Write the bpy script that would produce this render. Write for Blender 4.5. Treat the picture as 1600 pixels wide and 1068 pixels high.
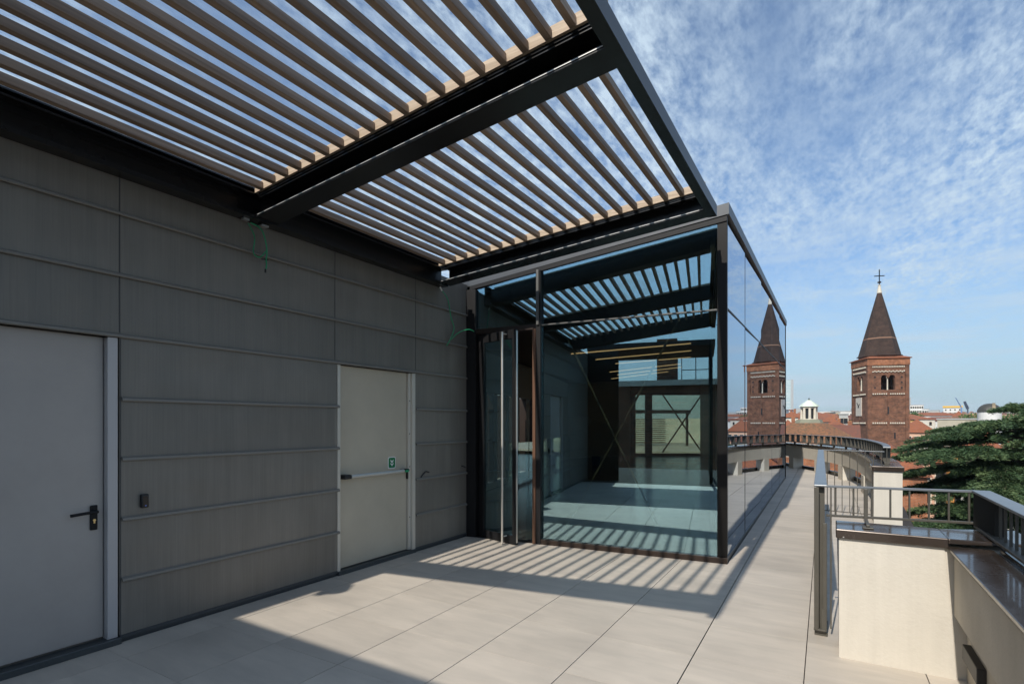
import bpy, bmesh, math, random
import numpy as np
from mathutils import Vector
from math import radians as R, sin, cos, tan, pi
random.seed(7); rng = np.random.RandomState(11)
S = bpy.context.scene
for o in list(bpy.data.objects): bpy.data.objects.remove(o)
COL = S.collection

# ------------------------------------------------------------------ camera
F, U0, V0, YAW, EYE = 827.4, 800.0, 661.0, .5467, 1.5
cam = bpy.data.cameras.new('camera'); co = bpy.data.objects.new('camera', cam); COL.objects.link(co)
cam.sensor_width = 36; cam.lens = F / 1600 * 36; cam.shift_y = (V0 - 534) / 1600
cam.clip_start = .05; cam.clip_end = 9000
co.location = (0, 0, EYE); co.rotation_euler = (pi / 2, 0, YAW)
S.camera = co
# ------------------------------------------------------------------ sun and sky
SUN = Vector((-.063, -1.20, 1.0)).normalized()          # towards the sun
el = math.asin(SUN.z); az = math.atan2(SUN.x, SUN.y)
sl = bpy.data.lights.new('sun', 'SUN'); sl.energy = 4.6; sl.angle = R(.55); sl.color = (1, .93, .83)
so = bpy.data.objects.new('sun', sl); COL.objects.link(so)
so.rotation_euler = (-SUN).to_track_quat('-Z', 'Y').to_euler(); so.location = (-3, -30, 40)
w = bpy.data.worlds.new('World'); S.world = w; w.use_nodes = True
nt = w.node_tree; N = nt.nodes; L = nt.links; N.clear()
def nd(t, **k):
    n = N.new(t)
    for a, b in k.items(): setattr(n, a, b)
    return n
sky = nd('ShaderNodeTexSky', sky_type='NISHITA'); sky.sun_disc = False
sky.sun_elevation = el; sky.sun_rotation = az; sky.altitude = 100; sky.air_density = 1.0; sky.dust_density = 1.0; sky.ozone_density = 2.2
tc = nd('ShaderNodeTexCoord'); sep = nd('ShaderNodeSeparateXYZ'); L.new(tc.outputs['Generated'], sep.inputs[0])
zz = nd('ShaderNodeMath', operation='MAXIMUM'); zz.inputs[1].default_value = 0; L.new(sep.outputs['Z'], zz.inputs[0])
za = nd('ShaderNodeMath', operation='ADD'); za.inputs[1].default_value = .10; L.new(zz.outputs[0], za.inputs[0])
dx = nd('ShaderNodeMath', operation='DIVIDE'); dy = nd('ShaderNodeMath', operation='DIVIDE')
L.new(sep.outputs['X'], dx.inputs[0]); L.new(za.outputs[0], dx.inputs[1]); L.new(sep.outputs['Y'], dy.inputs[0]); L.new(za.outputs[0], dy.inputs[1])
cmb = nd('ShaderNodeCombineXYZ'); L.new(dx.outputs[0], cmb.inputs[0]); L.new(dy.outputs[0], cmb.inputs[1])
mp = nd('ShaderNodeMapping'); mp.inputs['Rotation'].default_value = (0, 0, R(22)); mp.inputs['Scale'].default_value = (1.35, .62, 1); L.new(cmb.outputs[0], mp.inputs[0])
n1 = nd('ShaderNodeTexNoise'); n1.inputs['Scale'].default_value = 9.0; n1.inputs['Detail'].default_value = 9; n1.inputs['Roughness'].default_value = .66; n1.inputs['Distortion'].default_value = .12
n2 = nd('ShaderNodeTexNoise'); n2.inputs['Scale'].default_value = 1.0; n2.inputs['Detail'].default_value = 4; n2.inputs['Distortion'].default_value = .5
L.new(mp.outputs[0], n1.inputs['Vector']); L.new(mp.outputs[0], n2.inputs['Vector'])
m1 = nd('ShaderNodeMapRange'); m1.inputs['From Min'].default_value = .39; m1.inputs['From Max'].default_value = .60; nb_ = nd('ShaderNodeTexNoise'); nb_.inputs['Scale'].default_value = 34; nb_.inputs['Detail'].default_value = 5; nb_.inputs['Roughness'].default_value = .6; L.new(mp.outputs[0], nb_.inputs['Vector'])
nmx = nd('ShaderNodeMath', operation='MULTIPLY_ADD'); L.new(nb_.outputs[0], nmx.inputs[0]); nmx.inputs[1].default_value = .42; nmx2 = nd('ShaderNodeMath', operation='MULTIPLY'); L.new(n1.outputs[0], nmx2.inputs[0]); nmx2.inputs[1].default_value = .58; L.new(nmx2.outputs[0], nmx.inputs[2])
L.new(nmx.outputs[0], m1.inputs[0])
m2 = nd('ShaderNodeMapRange'); m2.inputs['From Min'].default_value = .33; m2.inputs['From Max'].default_value = .58; L.new(n2.outputs[0], m2.inputs[0])
cm = nd('ShaderNodeMath', operation='MULTIPLY_ADD'); L.new(m1.outputs[0], cm.inputs[0]); L.new(m2.outputs[0], cm.inputs[1]); cm.inputs[2].default_value = .15
# clouds near the horizon thin into streaks
m3 = nd('ShaderNodeMapRange'); m3.inputs['From Min'].default_value = .02; m3.inputs['From Max'].default_value = .22; L.new(sep.outputs['Z'], m3.inputs[0])
cm2 = nd('ShaderNodeMath', operation='MULTIPLY'); L.new(cm.outputs[0], cm2.inputs[0]); L.new(m3.outputs[0], cm2.inputs[1])
cm3 = nd('ShaderNodeMath', operation='MULTIPLY'); cm3.use_clamp = True; L.new(cm2.outputs[0], cm3.inputs[0]); cm3.inputs[1].default_value = .85
skt = nd('ShaderNodeMix', data_type='RGBA', blend_type='MULTIPLY'); skt.inputs['Factor'].default_value = 1
L.new(sky.outputs[0], skt.inputs[6]); skt.inputs[7].default_value = (1.0, 1.20, 1.36, 1)
mx = nd('ShaderNodeMix', data_type='RGBA'); L.new(cm3.outputs[0], mx.inputs['Factor']); L.new(skt.outputs[2], mx.inputs[6]); mx.inputs[7].default_value = (5.5, 6.8, 8.1, 1)
# long thin streaks low in the sky
ms = nd('ShaderNodeMapping'); ms.inputs['Scale'].default_value = (1.6, 1.6, 20); ms.inputs['Rotation'].default_value = (R(2.5), R(-2), 0); L.new(tc.outputs['Generated'], ms.inputs[0])
n3 = nd('ShaderNodeTexNoise'); n3.inputs['Scale'].default_value = 2.0; n3.inputs['Detail'].default_value = 5; n3.inputs['Roughness'].default_value = .5; L.new(ms.outputs[0], n3.inputs['Vector'])
m5 = nd('ShaderNodeMapRange'); m5.inputs['From Min'].default_value = .50; m5.inputs['From Max'].default_value = .68; L.new(n3.outputs[0], m5.inputs[0])
m6 = nd('ShaderNodeMapRange'); m6.inputs['From Min'].default_value = .40; m6.inputs['From Max'].default_value = .12; L.new(sep.outputs['Z'], m6.inputs[0])
m7 = nd('ShaderNodeMath', operation='MULTIPLY'); L.new(m5.outputs[0], m7.inputs[0]); L.new(m6.outputs[0], m7.inputs[1])
m8 = nd('ShaderNodeMath', operation='MULTIPLY'); L.new(m7.outputs[0], m8.inputs[0]); m8.inputs[1].default_value = .7
mxs = nd('ShaderNodeMix', data_type='RGBA'); L.new(m8.outputs[0], mxs.inputs['Factor']); mxs.inputs[7].default_value = (5.4, 6.6, 7.7, 1)
# pale band of distant air low over the city
m4 = nd('ShaderNodeMapRange'); m4.inputs['From Min'].default_value = .0; m4.inputs['From Max'].default_value = .26; m4.inputs['To Min'].default_value = .85; m4.inputs['To Max'].default_value = 0; L.new(sep.outputs['Z'], m4.inputs[0])
mx2 = nd('ShaderNodeMix', data_type='RGBA'); L.new(m4.outputs[0], mx2.inputs['Factor']); L.new(mx2.outputs[2], mxs.inputs[6]); L.new(mx.outputs[2], mx2.inputs[6]); mx2.inputs[7].default_value = (4.2, 5.7, 6.7, 1)
bg = nd('ShaderNodeBackground'); bg.inputs[1].default_value = .110; L.new(mxs.outputs[2], bg.inputs[0])
wo = nd('ShaderNodeOutputWorld'); L.new(bg.outputs[0], wo.inputs[0])
vs = S.view_settings; vs.view_transform = 'Standard'; vs.look = 'None'; vs.gamma = 1; vs.exposure = 0.0
S.render.engine = 'CYCLES'; cy = S.cycles; cy.use_denoising = True; cy.max_bounces = 10; cy.transparent_max_bounces = 24
cy.glossy_bounces = 6; cy.diffuse_bounces = 4; cy.sample_clamp_indirect = 6; cy.caustics_reflective = False; cy.caustics_refractive = False

# ------------------------------------------------------------------ helpers
FW = Vector((-sin(YAW), cos(YAW), 0)); RT = Vector((cos(YAW), sin(YAW), 0))
def at(u, v, d):
    """world point standing at depth d metres in the direction (u, v)"""
    return Vector((0, 0, EYE)) + FW * d + RT * ((u - U0) / F * d) + Vector((0, 0, (V0 - v) / F * d))
MATS = {}
def mat(name, base, rough=.6, metal=0, noise=None, bump=0, col2=None, spec=.5, coord='Object', stretch=(1, 1, 1), nscale=8, contrast=(.3, .7), bscale=None, coat=0, distort=0, detail=5):
    if name in MATS: return MATS[name]
    m = bpy.data.materials.new(name); m.use_nodes = True; t = m.node_tree; b = t.nodes['Principled BSDF']
    b.inputs['Roughness'].default_value = rough; b.inputs['Metallic'].default_value = metal; b.inputs['Specular IOR Level'].default_value = spec
    b.inputs['Base Color'].default_value = (*base, 1); b.inputs['Coat Weight'].default_value = coat
    if col2 or bump:
        c = t.nodes.new('ShaderNodeTexCoord'); mp = t.nodes.new('ShaderNodeMapping'); mp.inputs['Scale'].default_value = stretch; t.links.new(c.outputs[coord], mp.inputs[0])
        n = t.nodes.new('ShaderNodeTexNoise'); n.inputs['Scale'].default_value = nscale; n.inputs['Detail'].default_value = detail; n.inputs['Distortion'].default_value = distort; t.links.new(mp.outputs[0], n.inputs['Vector'])
        if col2:
            r = t.nodes.new('ShaderNodeMapRange'); r.inputs['From Min'].default_value = contrast[0]; r.inputs['From Max'].default_value = contrast[1]; t.links.new(n.outputs[0], r.inputs[0])
            x = t.nodes.new('ShaderNodeMix'); x.data_type = 'RGBA'; t.links.new(r.outputs[0], x.inputs['Factor']); x.inputs[6].default_value = (*base, 1); x.inputs[7].default_value = (*col2, 1)
            t.links.new(x.outputs[2], b.inputs['Base Color'])
        if bump:
            n3 = n
            if bscale:
                n3 = t.nodes.new('ShaderNodeTexNoise'); n3.inputs['Scale'].default_value = bscale; n3.inputs['Detail'].default_value = 4; t.links.new(mp.outputs[0], n3.inputs['Vector'])
            bp = t.nodes.new('ShaderNodeBump'); bp.inputs['Strength'].default_value = bump; bp.inputs['Distance'].default_value = .02
            t.links.new(n3.outputs[0], bp.inputs['Height']); t.links.new(bp.outputs[0], b.inputs['Normal'])
    MATS[name] = m; return m
class MB:
    def __init__(s): s.v = []; s.f = []; s.st = []
    def add(s, vs, fs):
        k = len(s.v); s.st.append((k, len(s.f))); s.v += [tuple(v) for v in vs]; s.f += [tuple(i + k for i in f) for f in fs]; return s
    def box(s, x0, x1, y0, y1, z0, z1):
        return s.add([(x0, y0, z0), (x1, y0, z0), (x1, y1, z0), (x0, y1, z0), (x0, y0, z1), (x1, y0, z1), (x1, y1, z1), (x0, y1, z1)],
                     [(0, 3, 2, 1), (4, 5, 6, 7), (0, 1, 5, 4), (1, 2, 6, 5), (2, 3, 7, 6), (3, 0, 4, 7)])
    def hexa(s, p): return s.add(p, [(0, 3, 2, 1), (4, 5, 6, 7), (0, 1, 5, 4), (1, 2, 6, 5), (2, 3, 7, 6), (3, 0, 4, 7)])
    def obox(s, a, b, w, z0, z1, off=0, z0b=None, z1b=None):
        """box along plan line a-b, w wide to its left (+off), z may differ at b"""
        a = Vector(a[:2]); b = Vector(b[:2]); d = (b - a).normalized(); n = Vector((-d.y, d.x))
        z0b = z0 if z0b is None else z0b; z1b = z1 if z1b is None else z1b
        p = [a + n * off, b + n * off, b + n * (off + w), a + n * (off + w)]
        return s.hexa([(p[0].x, p[0].y, z0), (p[1].x, p[1].y, z0b), (p[2].x, p[2].y, z0b), (p[3].x, p[3].y, z0),
                       (p[0].x, p[0].y, z1), (p[1].x, p[1].y, z1b), (p[2].x, p[2].y, z1b), (p[3].x, p[3].y, z1)])
    def prism(s, poly, z0, z1):
        n = len(poly); zf0 = z0 if callable(z0) else (lambda x, y: z0); zf1 = z1 if callable(z1) else (lambda x, y: z1)
        vs = [(p[0], p[1], zf0(p[0], p[1])) for p in poly] + [(p[0], p[1], zf1(p[0], p[1])) for p in poly]
        return s.add(vs, [tuple(range(n - 1, -1, -1)), tuple(range(n, 2 * n))] + [(i, (i + 1) % n, n + (i + 1) % n, n + i) for i in range(n)])
    def tube(s, pts, r, n=8, cap=True):
        pts = [Vector(p) for p in pts]; rs = r if isinstance(r, (list, tuple)) else [r] * len(pts); vs = []
        for i, p in enumerate(pts):
            d = (pts[min(i + 1, len(pts) - 1)] - pts[max(i - 1, 0)]).normalized()
            a = d.cross(Vector((0, 0, 1)));
            if a.length < .05: a = d.cross(Vector((1, 0, 0)))
            a.normalize(); b = d.cross(a)
            for k in range(n):
                t = 2 * pi * k / n; vs.append(p + (a * cos(t) + b * sin(t)) * rs[i])
        fs = []
        for i in range(len(pts) - 1):
            for k in range(n): fs.append((i * n + k, i * n + (k + 1) % n, (i + 1) * n + (k + 1) % n, (i + 1) * n + k))
        if cap: fs += [tuple(range(n - 1, -1, -1)), tuple((len(pts) - 1) * n + k for k in range(n))]
        return s.add(vs, fs)
    def cone(s, c, r0, r1, z0, z1, n=8, rot=0):
        vs = [(c[0] + r * cos(rot + 2 * pi * k / n), c[1] + r * sin(rot + 2 * pi * k / n), z) for r, z in ((r0, z0), (r1, z1)) for k in range(n)]
        return s.add(vs, [tuple(range(n - 1, -1, -1)), tuple(range(n, 2 * n))] + [(i, (i + 1) % n, n + (i + 1) % n, n + i) for i in range(n)])
def link(name, mb, m, parent=None, bevel=0, smooth=False, origin=None):
    o0 = parent
    off = Vector((0, 0, 0))
    q = parent
    while q is not None: off += q.location; q = q.parent
    if origin is not None and parent is None: off = Vector(origin)
    me = bpy.data.meshes.new(name); me.from_pydata([tuple(Vector(v) - off) for v in mb.v], [], mb.f); me.update()
    bm = bmesh.new(); bm.from_mesh(me); bmesh.ops.recalc_face_normals(bm, faces=bm.faces); bm.to_mesh(me); bm.free()
    o = bpy.data.objects.new(name, me); COL.objects.link(o); me.materials.append(m)
    if parent is not None: o.parent = parent
    elif origin is not None: o.location = origin
    if smooth:
        for p in me.polygons: p.use_smooth = True
    if bevel:
        b = o.modifiers.new('bevel', 'BEVEL'); b.width = bevel; b.segments = 2; b.limit_method = 'ANGLE'; b.angle_limit = R(35)
    return o
def links(name, mb, m, parent=None, **kw):
    """one part per piece added to the builder"""
    out = []
    for i, (a, b) in enumerate(mb.st):
        a2, b2 = mb.st[i + 1] if i + 1 < len(mb.st) else (len(mb.v), len(mb.f))
        q = MB(); q.add(mb.v[a:a2], [tuple(j - a for j in f) for f in mb.f[b:b2]]); out.append(link(name, q, m, parent, **kw))
    return out
def thing(name, label, cat, loc=(0, 0, 0), group=None):
    o = bpy.data.objects.new(name, None); COL.objects.link(o); o.location = loc; o.empty_display_size = .2
    o['label'] = label; o['category'] = cat
    if group: o['group'] = group
    return o
def tag(o, label, cat, group=None):
    o['label'] = label; o['category'] = cat
    if group: o['group'] = group
    return o
def struct(o, kind='structure'): o['kind'] = kind; return o

# ------------------------------------------------------------------ materials
dark = mat('dark_steel', (.008, .009, .010), .27, .0, col2=(.011, .012, .0135), nscale=3, spec=.35)
fasc = mat('fascia_steel', (.055, .060, .066), .42, .25, col2=(.075, .08, .088), nscale=2)
handm = mat('handrail_top', (.17, .185, .20), .34, .35, col2=(.20, .215, .23), nscale=5)
glint = mat('glint_strip', (.55, .56, .56), .35, .3)  # pale colour standing in for sun glints on the beam flanges
bronze = mat('bronze_frame', (.022, .014, .011), .4, .3, col2=(.032, .020, .014), nscale=5)
frgrey = mat('mullion_cap', (.11, .11, .105), .4, .3)
blackm = mat('black_metal', (.010, .010, .011), .5, spec=.25)
steel = mat('brushed_steel', (.80, .76, .68), .30, .7, col2=(.70, .66, .60), nscale=30, stretch=(1, 1, .05))
railm = mat('rail_paint', (.075, .070, .058), .5, .2, col2=(.095, .088, .073), nscale=6, bump=.05, bscale=60)
railtop = railm
coping = mat('dark_coping', (.060, .045, .036), .24, .35, col2=(.045, .034, .028), nscale=3, bump=.06, bscale=2.5, coat=.3)
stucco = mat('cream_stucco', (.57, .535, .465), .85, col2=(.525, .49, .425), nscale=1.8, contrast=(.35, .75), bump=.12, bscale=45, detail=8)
concrete = mat('parapet_concrete', (.50, .46, .39), .85, col2=(.42, .385, .32), nscale=2.6, bump=.15, bscale=50)  # concrete of the near parapet, darker than the stucco
rubber = mat('black_plastic', (.012, .012, .013), .5)
greenc = mat('green_sheath', (.02, .32, .14), .4)
white = mat('white_paint', (.8, .8, .78), .5)
cream = mat('cream_plaster', (.62, .60, .53), .8, col2=(.56, .54, .47), nscale=.8)
def clad_mat():
    m = bpy.data.materials.new('zinc_cladding'); m.use_nodes = True; t = m.node_tree; b = t.nodes['Principled BSDF']; lk = t.links.new
    b.inputs['Metallic'].default_value = .2; b.inputs['Specular IOR Level'].default_value = .45
    c = t.nodes.new('ShaderNodeTexCoord'); sp = t.nodes.new('ShaderNodeSeparateXYZ'); lk(c.outputs['Object'], sp.inputs[0])
    def M(op, a, b_=None, c_=None):
        n = t.nodes.new('ShaderNodeMath'); n.operation = op
        for k, v in enumerate((a, b_, c_)):
            if v is None: continue
            if isinstance(v, (int, float)): n.inputs[k].default_value = v
            else: lk(v, n.inputs[k])
        return n.outputs[0]
    row = M('FLOOR', M('DIVIDE', M('SUBTRACT', sp.outputs[2], .43 - 0), .416)); colm = M('FLOOR', M('DIVIDE', M('SUBTRACT', sp.outputs[1], -.3), 1.83))
    cb = t.nodes.new('ShaderNodeCombineXYZ'); lk(row, cb.inputs[0]); lk(colm, cb.inputs[1]); wn = t.nodes.new('ShaderNodeTexWhiteNoise'); lk(cb.outputs[0], wn.inputs[0])
    def noise(sc, scale, det, off=None):
        mp = t.nodes.new('ShaderNodeMapping'); mp.inputs['Scale'].default_value = sc; lk(c.outputs['Object'], mp.inputs[0]); n = t.nodes.new('ShaderNodeTexNoise'); n.inputs['Scale'].default_value = scale; n.inputs['Detail'].default_value = det; n.inputs['Roughness'].default_value = .6; lk(mp.outputs[0], n.inputs['Vector']); return n.outputs[0]
    grain = noise((1, 95, 1.5), 1, 4); streak = noise((1, 9, .6), 1.3, 5); cloud = noise((1, 1, 1), 1.5, 4); wave = noise((1, .9, 1.7), 1.6, 1)
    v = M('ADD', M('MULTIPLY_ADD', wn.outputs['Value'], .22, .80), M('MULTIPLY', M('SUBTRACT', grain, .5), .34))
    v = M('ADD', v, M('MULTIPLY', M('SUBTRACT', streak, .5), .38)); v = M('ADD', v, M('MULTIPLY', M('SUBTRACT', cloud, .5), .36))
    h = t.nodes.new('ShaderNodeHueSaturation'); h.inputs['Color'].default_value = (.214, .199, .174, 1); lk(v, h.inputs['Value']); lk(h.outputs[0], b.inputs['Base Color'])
    lk(M('MULTIPLY_ADD', streak, .3, .30), b.inputs['Roughness'])
    b1 = t.nodes.new('ShaderNodeBump'); b1.inputs['Strength'].default_value = .22; b1.inputs['Distance'].default_value = .004; lk(grain, b1.inputs['Height'])
    b2 = t.nodes.new('ShaderNodeBump'); b2.inputs['Strength'].default_value = .6; b2.inputs['Distance'].default_value = .03; lk(wave, b2.inputs['Height']); lk(b1.outputs[0], b2.inputs['Normal']); lk(b2.outputs[0], b.inputs['Normal'])
    return m
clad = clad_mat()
doorcold = mat('cool_grey_door', (.385, .355, .33), .42, col2=(.36, .335, .31), nscale=1, bump=.03, bscale=4)
doorwarm = mat('warm_grey_door', (.50, .455, .36), .40, col2=(.47, .43, .34), nscale=1, bump=.03, bscale=4)
doorframe = mat('grey_door_frame', (.60, .57, .50), .38, .2)
def smudge(m, amt=.25, sc=2.2, rough=.25, st=(1, 1, 1)):
    t = m.node_tree; b = t.nodes['Principled BSDF']; c = t.nodes.new('ShaderNodeTexCoord'); n = t.nodes.new('ShaderNodeTexNoise'); n.inputs['Scale'].default_value = sc; n.inputs['Detail'].default_value = 8; n.inputs['Roughness'].default_value = .65; mq = t.nodes.new('ShaderNodeMapping'); mq.inputs['Scale'].default_value = st; t.links.new(c.outputs['Object'], mq.inputs[0]); t.links.new(mq.outputs[0], n.inputs['Vector'])
    r = t.nodes.new('ShaderNodeMapRange'); r.inputs['From Min'].default_value = .3; r.inputs['From Max'].default_value = .7; r.inputs['To Min'].default_value = b.inputs['Roughness'].default_value - rough / 2; r.inputs['To Max'].default_value = b.inputs['Roughness'].default_value + rough / 2; t.links.new(n.outputs[0], r.inputs[0]); t.links.new(r.outputs[0], b.inputs['Roughness'])
    src = b.inputs['Base Color'].links[0].from_socket; r2 = t.nodes.new('ShaderNodeMapRange'); r2.inputs['From Min'].default_value = .3; r2.inputs['From Max'].default_value = .7; r2.inputs['To Min'].default_value = 1 - amt / 2; r2.inputs['To Max'].default_value = 1 + amt / 2; t.links.new(n.outputs[0], r2.inputs[0])
    h = t.nodes.new('ShaderNodeHueSaturation'); t.links.new(r2.outputs[0], h.inputs['Value']); t.links.new(src, h.inputs['Color']); t.links.new(h.outputs[0], b.inputs['Base Color'])
smudge(doorcold, .14); smudge(doorwarm, .14); smudge(stucco, .10, 1.3, .1); smudge(stucco, .10, 2.0, .05, (7, 7, .5)); smudge(concrete, .12, 2.0, .05, (7, 3, .5)); smudge(concrete, .2, 1.6, .1); smudge(coping, .5, 3, .25)
def tile_mat(name, a, b2, dirt):
    m = bpy.data.materials.new(name); m.use_nodes = True; t = m.node_tree; b = t.nodes['Principled BSDF']; b.inputs['Roughness'].default_value = .62
    c = t.nodes.new('ShaderNodeTexCoord'); g = t.nodes.new('ShaderNodeAttribute'); g.attribute_name = 'tile'
    ad = t.nodes.new('ShaderNodeVectorMath'); ad.operation = 'MULTIPLY_ADD'; t.links.new(g.outputs['Vector'], ad.inputs[0]); ad.inputs[1].default_value = (40, 40, 40); t.links.new(c.outputs['Object'], ad.inputs[2])
    mp = t.nodes.new('ShaderNodeMapping'); mp.inputs['Scale'].default_value = (1.2, 5.5, 1); t.links.new(ad.outputs[0], mp.inputs[0])
    n = t.nodes.new('ShaderNodeTexNoise'); n.inputs['Scale'].default_value = 1.5; n.inputs['Detail'].default_value = 7; n.inputs['Roughness'].default_value = .62; t.links.new(mp.outputs[0], n.inputs['Vector'])
    x = t.nodes.new('ShaderNodeMix'); x.data_type = 'RGBA'; r = t.nodes.new('ShaderNodeMapRange'); r.inputs['From Min'].default_value = .32; r.inputs['From Max'].default_value = .68
    t.links.new(n.outputs[0], r.inputs[0]); t.links.new(r.outputs[0], x.inputs['Factor']); x.inputs[6].default_value = (*a, 1); x.inputs[7].default_value = (*b2, 1)
    n4 = t.nodes.new('ShaderNodeTexNoise'); n4.inputs['Scale'].default_value = 1.1; n4.inputs['Detail'].default_value = 6; t.links.new(c.outputs['Object'], n4.inputs['Vector'])
    r4 = t.nodes.new('ShaderNodeMapRange'); r4.inputs['From Min'].default_value = .5; r4.inputs['From Max'].default_value = .75; r4.inputs['To Max'].default_value = .75; t.links.new(n4.outputs[0], r4.inputs[0])
    x4 = t.nodes.new('ShaderNodeMix'); x4.data_type = 'RGBA'; t.links.new(r4.outputs[0], x4.inputs['Factor']); t.links.new(x.outputs[2], x4.inputs[6]); x4.inputs[7].default_value = (*dirt, 1)
    mm = t.nodes.new('ShaderNodeMath'); mm.operation = 'MULTIPLY_ADD'; sp = t.nodes.new('ShaderNodeSeparateXYZ'); t.links.new(g.outputs['Vector'], sp.inputs[0]); t.links.new(sp.outputs[0], mm.inputs[0]); mm.inputs[1].default_value = .12; mm.inputs[2].default_value = .94
    h = t.nodes.new('ShaderNodeHueSaturation'); t.links.new(mm.outputs[0], h.inputs['Value']); t.links.new(x4.outputs[2], h.inputs['Color']); t.links.new(h.outputs[0], b.inputs['Base Color'])
    n5 = t.nodes.new('ShaderNodeTexNoise'); n5.inputs['Scale'].default_value = 90; t.links.new(c.outputs['Object'], n5.inputs['Vector'])
    bp = t.nodes.new('ShaderNodeBump'); bp.inputs['Strength'].default_value = .12; bp.inputs['Distance'].default_value = .004; t.links.new(n5.outputs[0], bp.inputs['Height']); t.links.new(bp.outputs[0], b.inputs['Normal'])
    return m
tilem = tile_mat('porcelain_tile', (.56, .50, .425), (.465, .42, .36), (.36, .325, .28))
def wood_mat(name, a, b2, axis):
    st = {'y': (22, .6, 22), 'x': (.8, 22, 22)}[axis]
    return mat(name, a, .62, col2=b2, nscale=2.2, stretch=st, contrast=(.32, .68), bump=.25, detail=6)
def vary(m, amt, hue=.01):
    t = m.node_tree; b = t.nodes['Principled BSDF']; src = b.inputs['Base Color'].links[0].from_socket; oi_ = t.nodes.new('ShaderNodeObjectInfo'); h = t.nodes.new('ShaderNodeHueSaturation')
    q = t.nodes.new('ShaderNodeMath'); q.operation = 'MULTIPLY_ADD'; q.inputs[1].default_value = amt * 2; q.inputs[2].default_value = 1 - amt; t.links.new(oi_.outputs['Random'], q.inputs[0]); t.links.new(q.outputs[0], h.inputs['Value']); t.links.new(src, h.inputs['Color']); t.links.new(h.outputs[0], b.inputs['Base Color'])
slatm = wood_mat('weathered_wood_slat', (.36, .27, .20), (.22, .16, .115), 'y')
ledgerm = wood_mat('pale_wood_board', (.50, .39, .28), (.36, .27, .185), 'x')
vary(slatm, .22)
def glass_mat(name, tr, gl, f0, pw, soft=0, srough=.1):
    m = bpy.data.materials.new(name); m.use_nodes = True; t = m.node_tree; t.nodes.clear()
    lw = t.nodes.new('ShaderNodeLayerWeight'); lw.inputs['Blend'].default_value = .5
    p = t.nodes.new('ShaderNodeMath'); p.operation = 'POWER'; t.links.new(lw.outputs['Facing'], p.inputs[0]); p.inputs[1].default_value = pw
    q = t.nodes.new('ShaderNodeMath'); q.operation = 'MULTIPLY_ADD'; t.links.new(p.outputs[0], q.inputs[0]); q.inputs[1].default_value = 1 - f0; q.inputs[2].default_value = f0; q.use_clamp = True
    a = t.nodes.new('ShaderNodeBsdfTransparent'); a.inputs[0].default_value = (*tr, 1); g = t.nodes.new('ShaderNodeBsdfGlossy'); g.inputs['Color'].default_value = (*gl, 1); g.inputs['Roughness'].default_value = 0.0
    if soft:
        g2 = t.nodes.new('ShaderNodeBsdfGlossy'); g2.inputs['Color'].default_value = (*gl, 1); g2.inputs['Roughness'].default_value = srough
        xs = t.nodes.new('ShaderNodeMixShader'); xs.inputs[0].default_value = soft; t.links.new(g.outputs[0], xs.inputs[1]); t.links.new(g2.outputs[0], xs.inputs[2]); g = xs
    x = t.nodes.new('ShaderNodeMixShader'); t.links.new(q.outputs[0], x.inputs[0]); t.links.new(a.outputs[0], x.inputs[1]); t.links.new(g.outputs[0], x.inputs[2])
    o = t.nodes.new('ShaderNodeOutputMaterial'); t.links.new(x.outputs[0], o.inputs[0]); return m
glassf = glass_mat('solar_control_glass', (.72, .77, .69), (.56, .84, .98), .29, 2.4)
glasss = glass_mat('mirror_coated_glass', (.30, .37, .38), (.64, .71, .80), .34, 1.4)
glassc = glass_mat('clear_glass', (.93, .98, .95), (.8, .9, .9), .06, 4)
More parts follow.
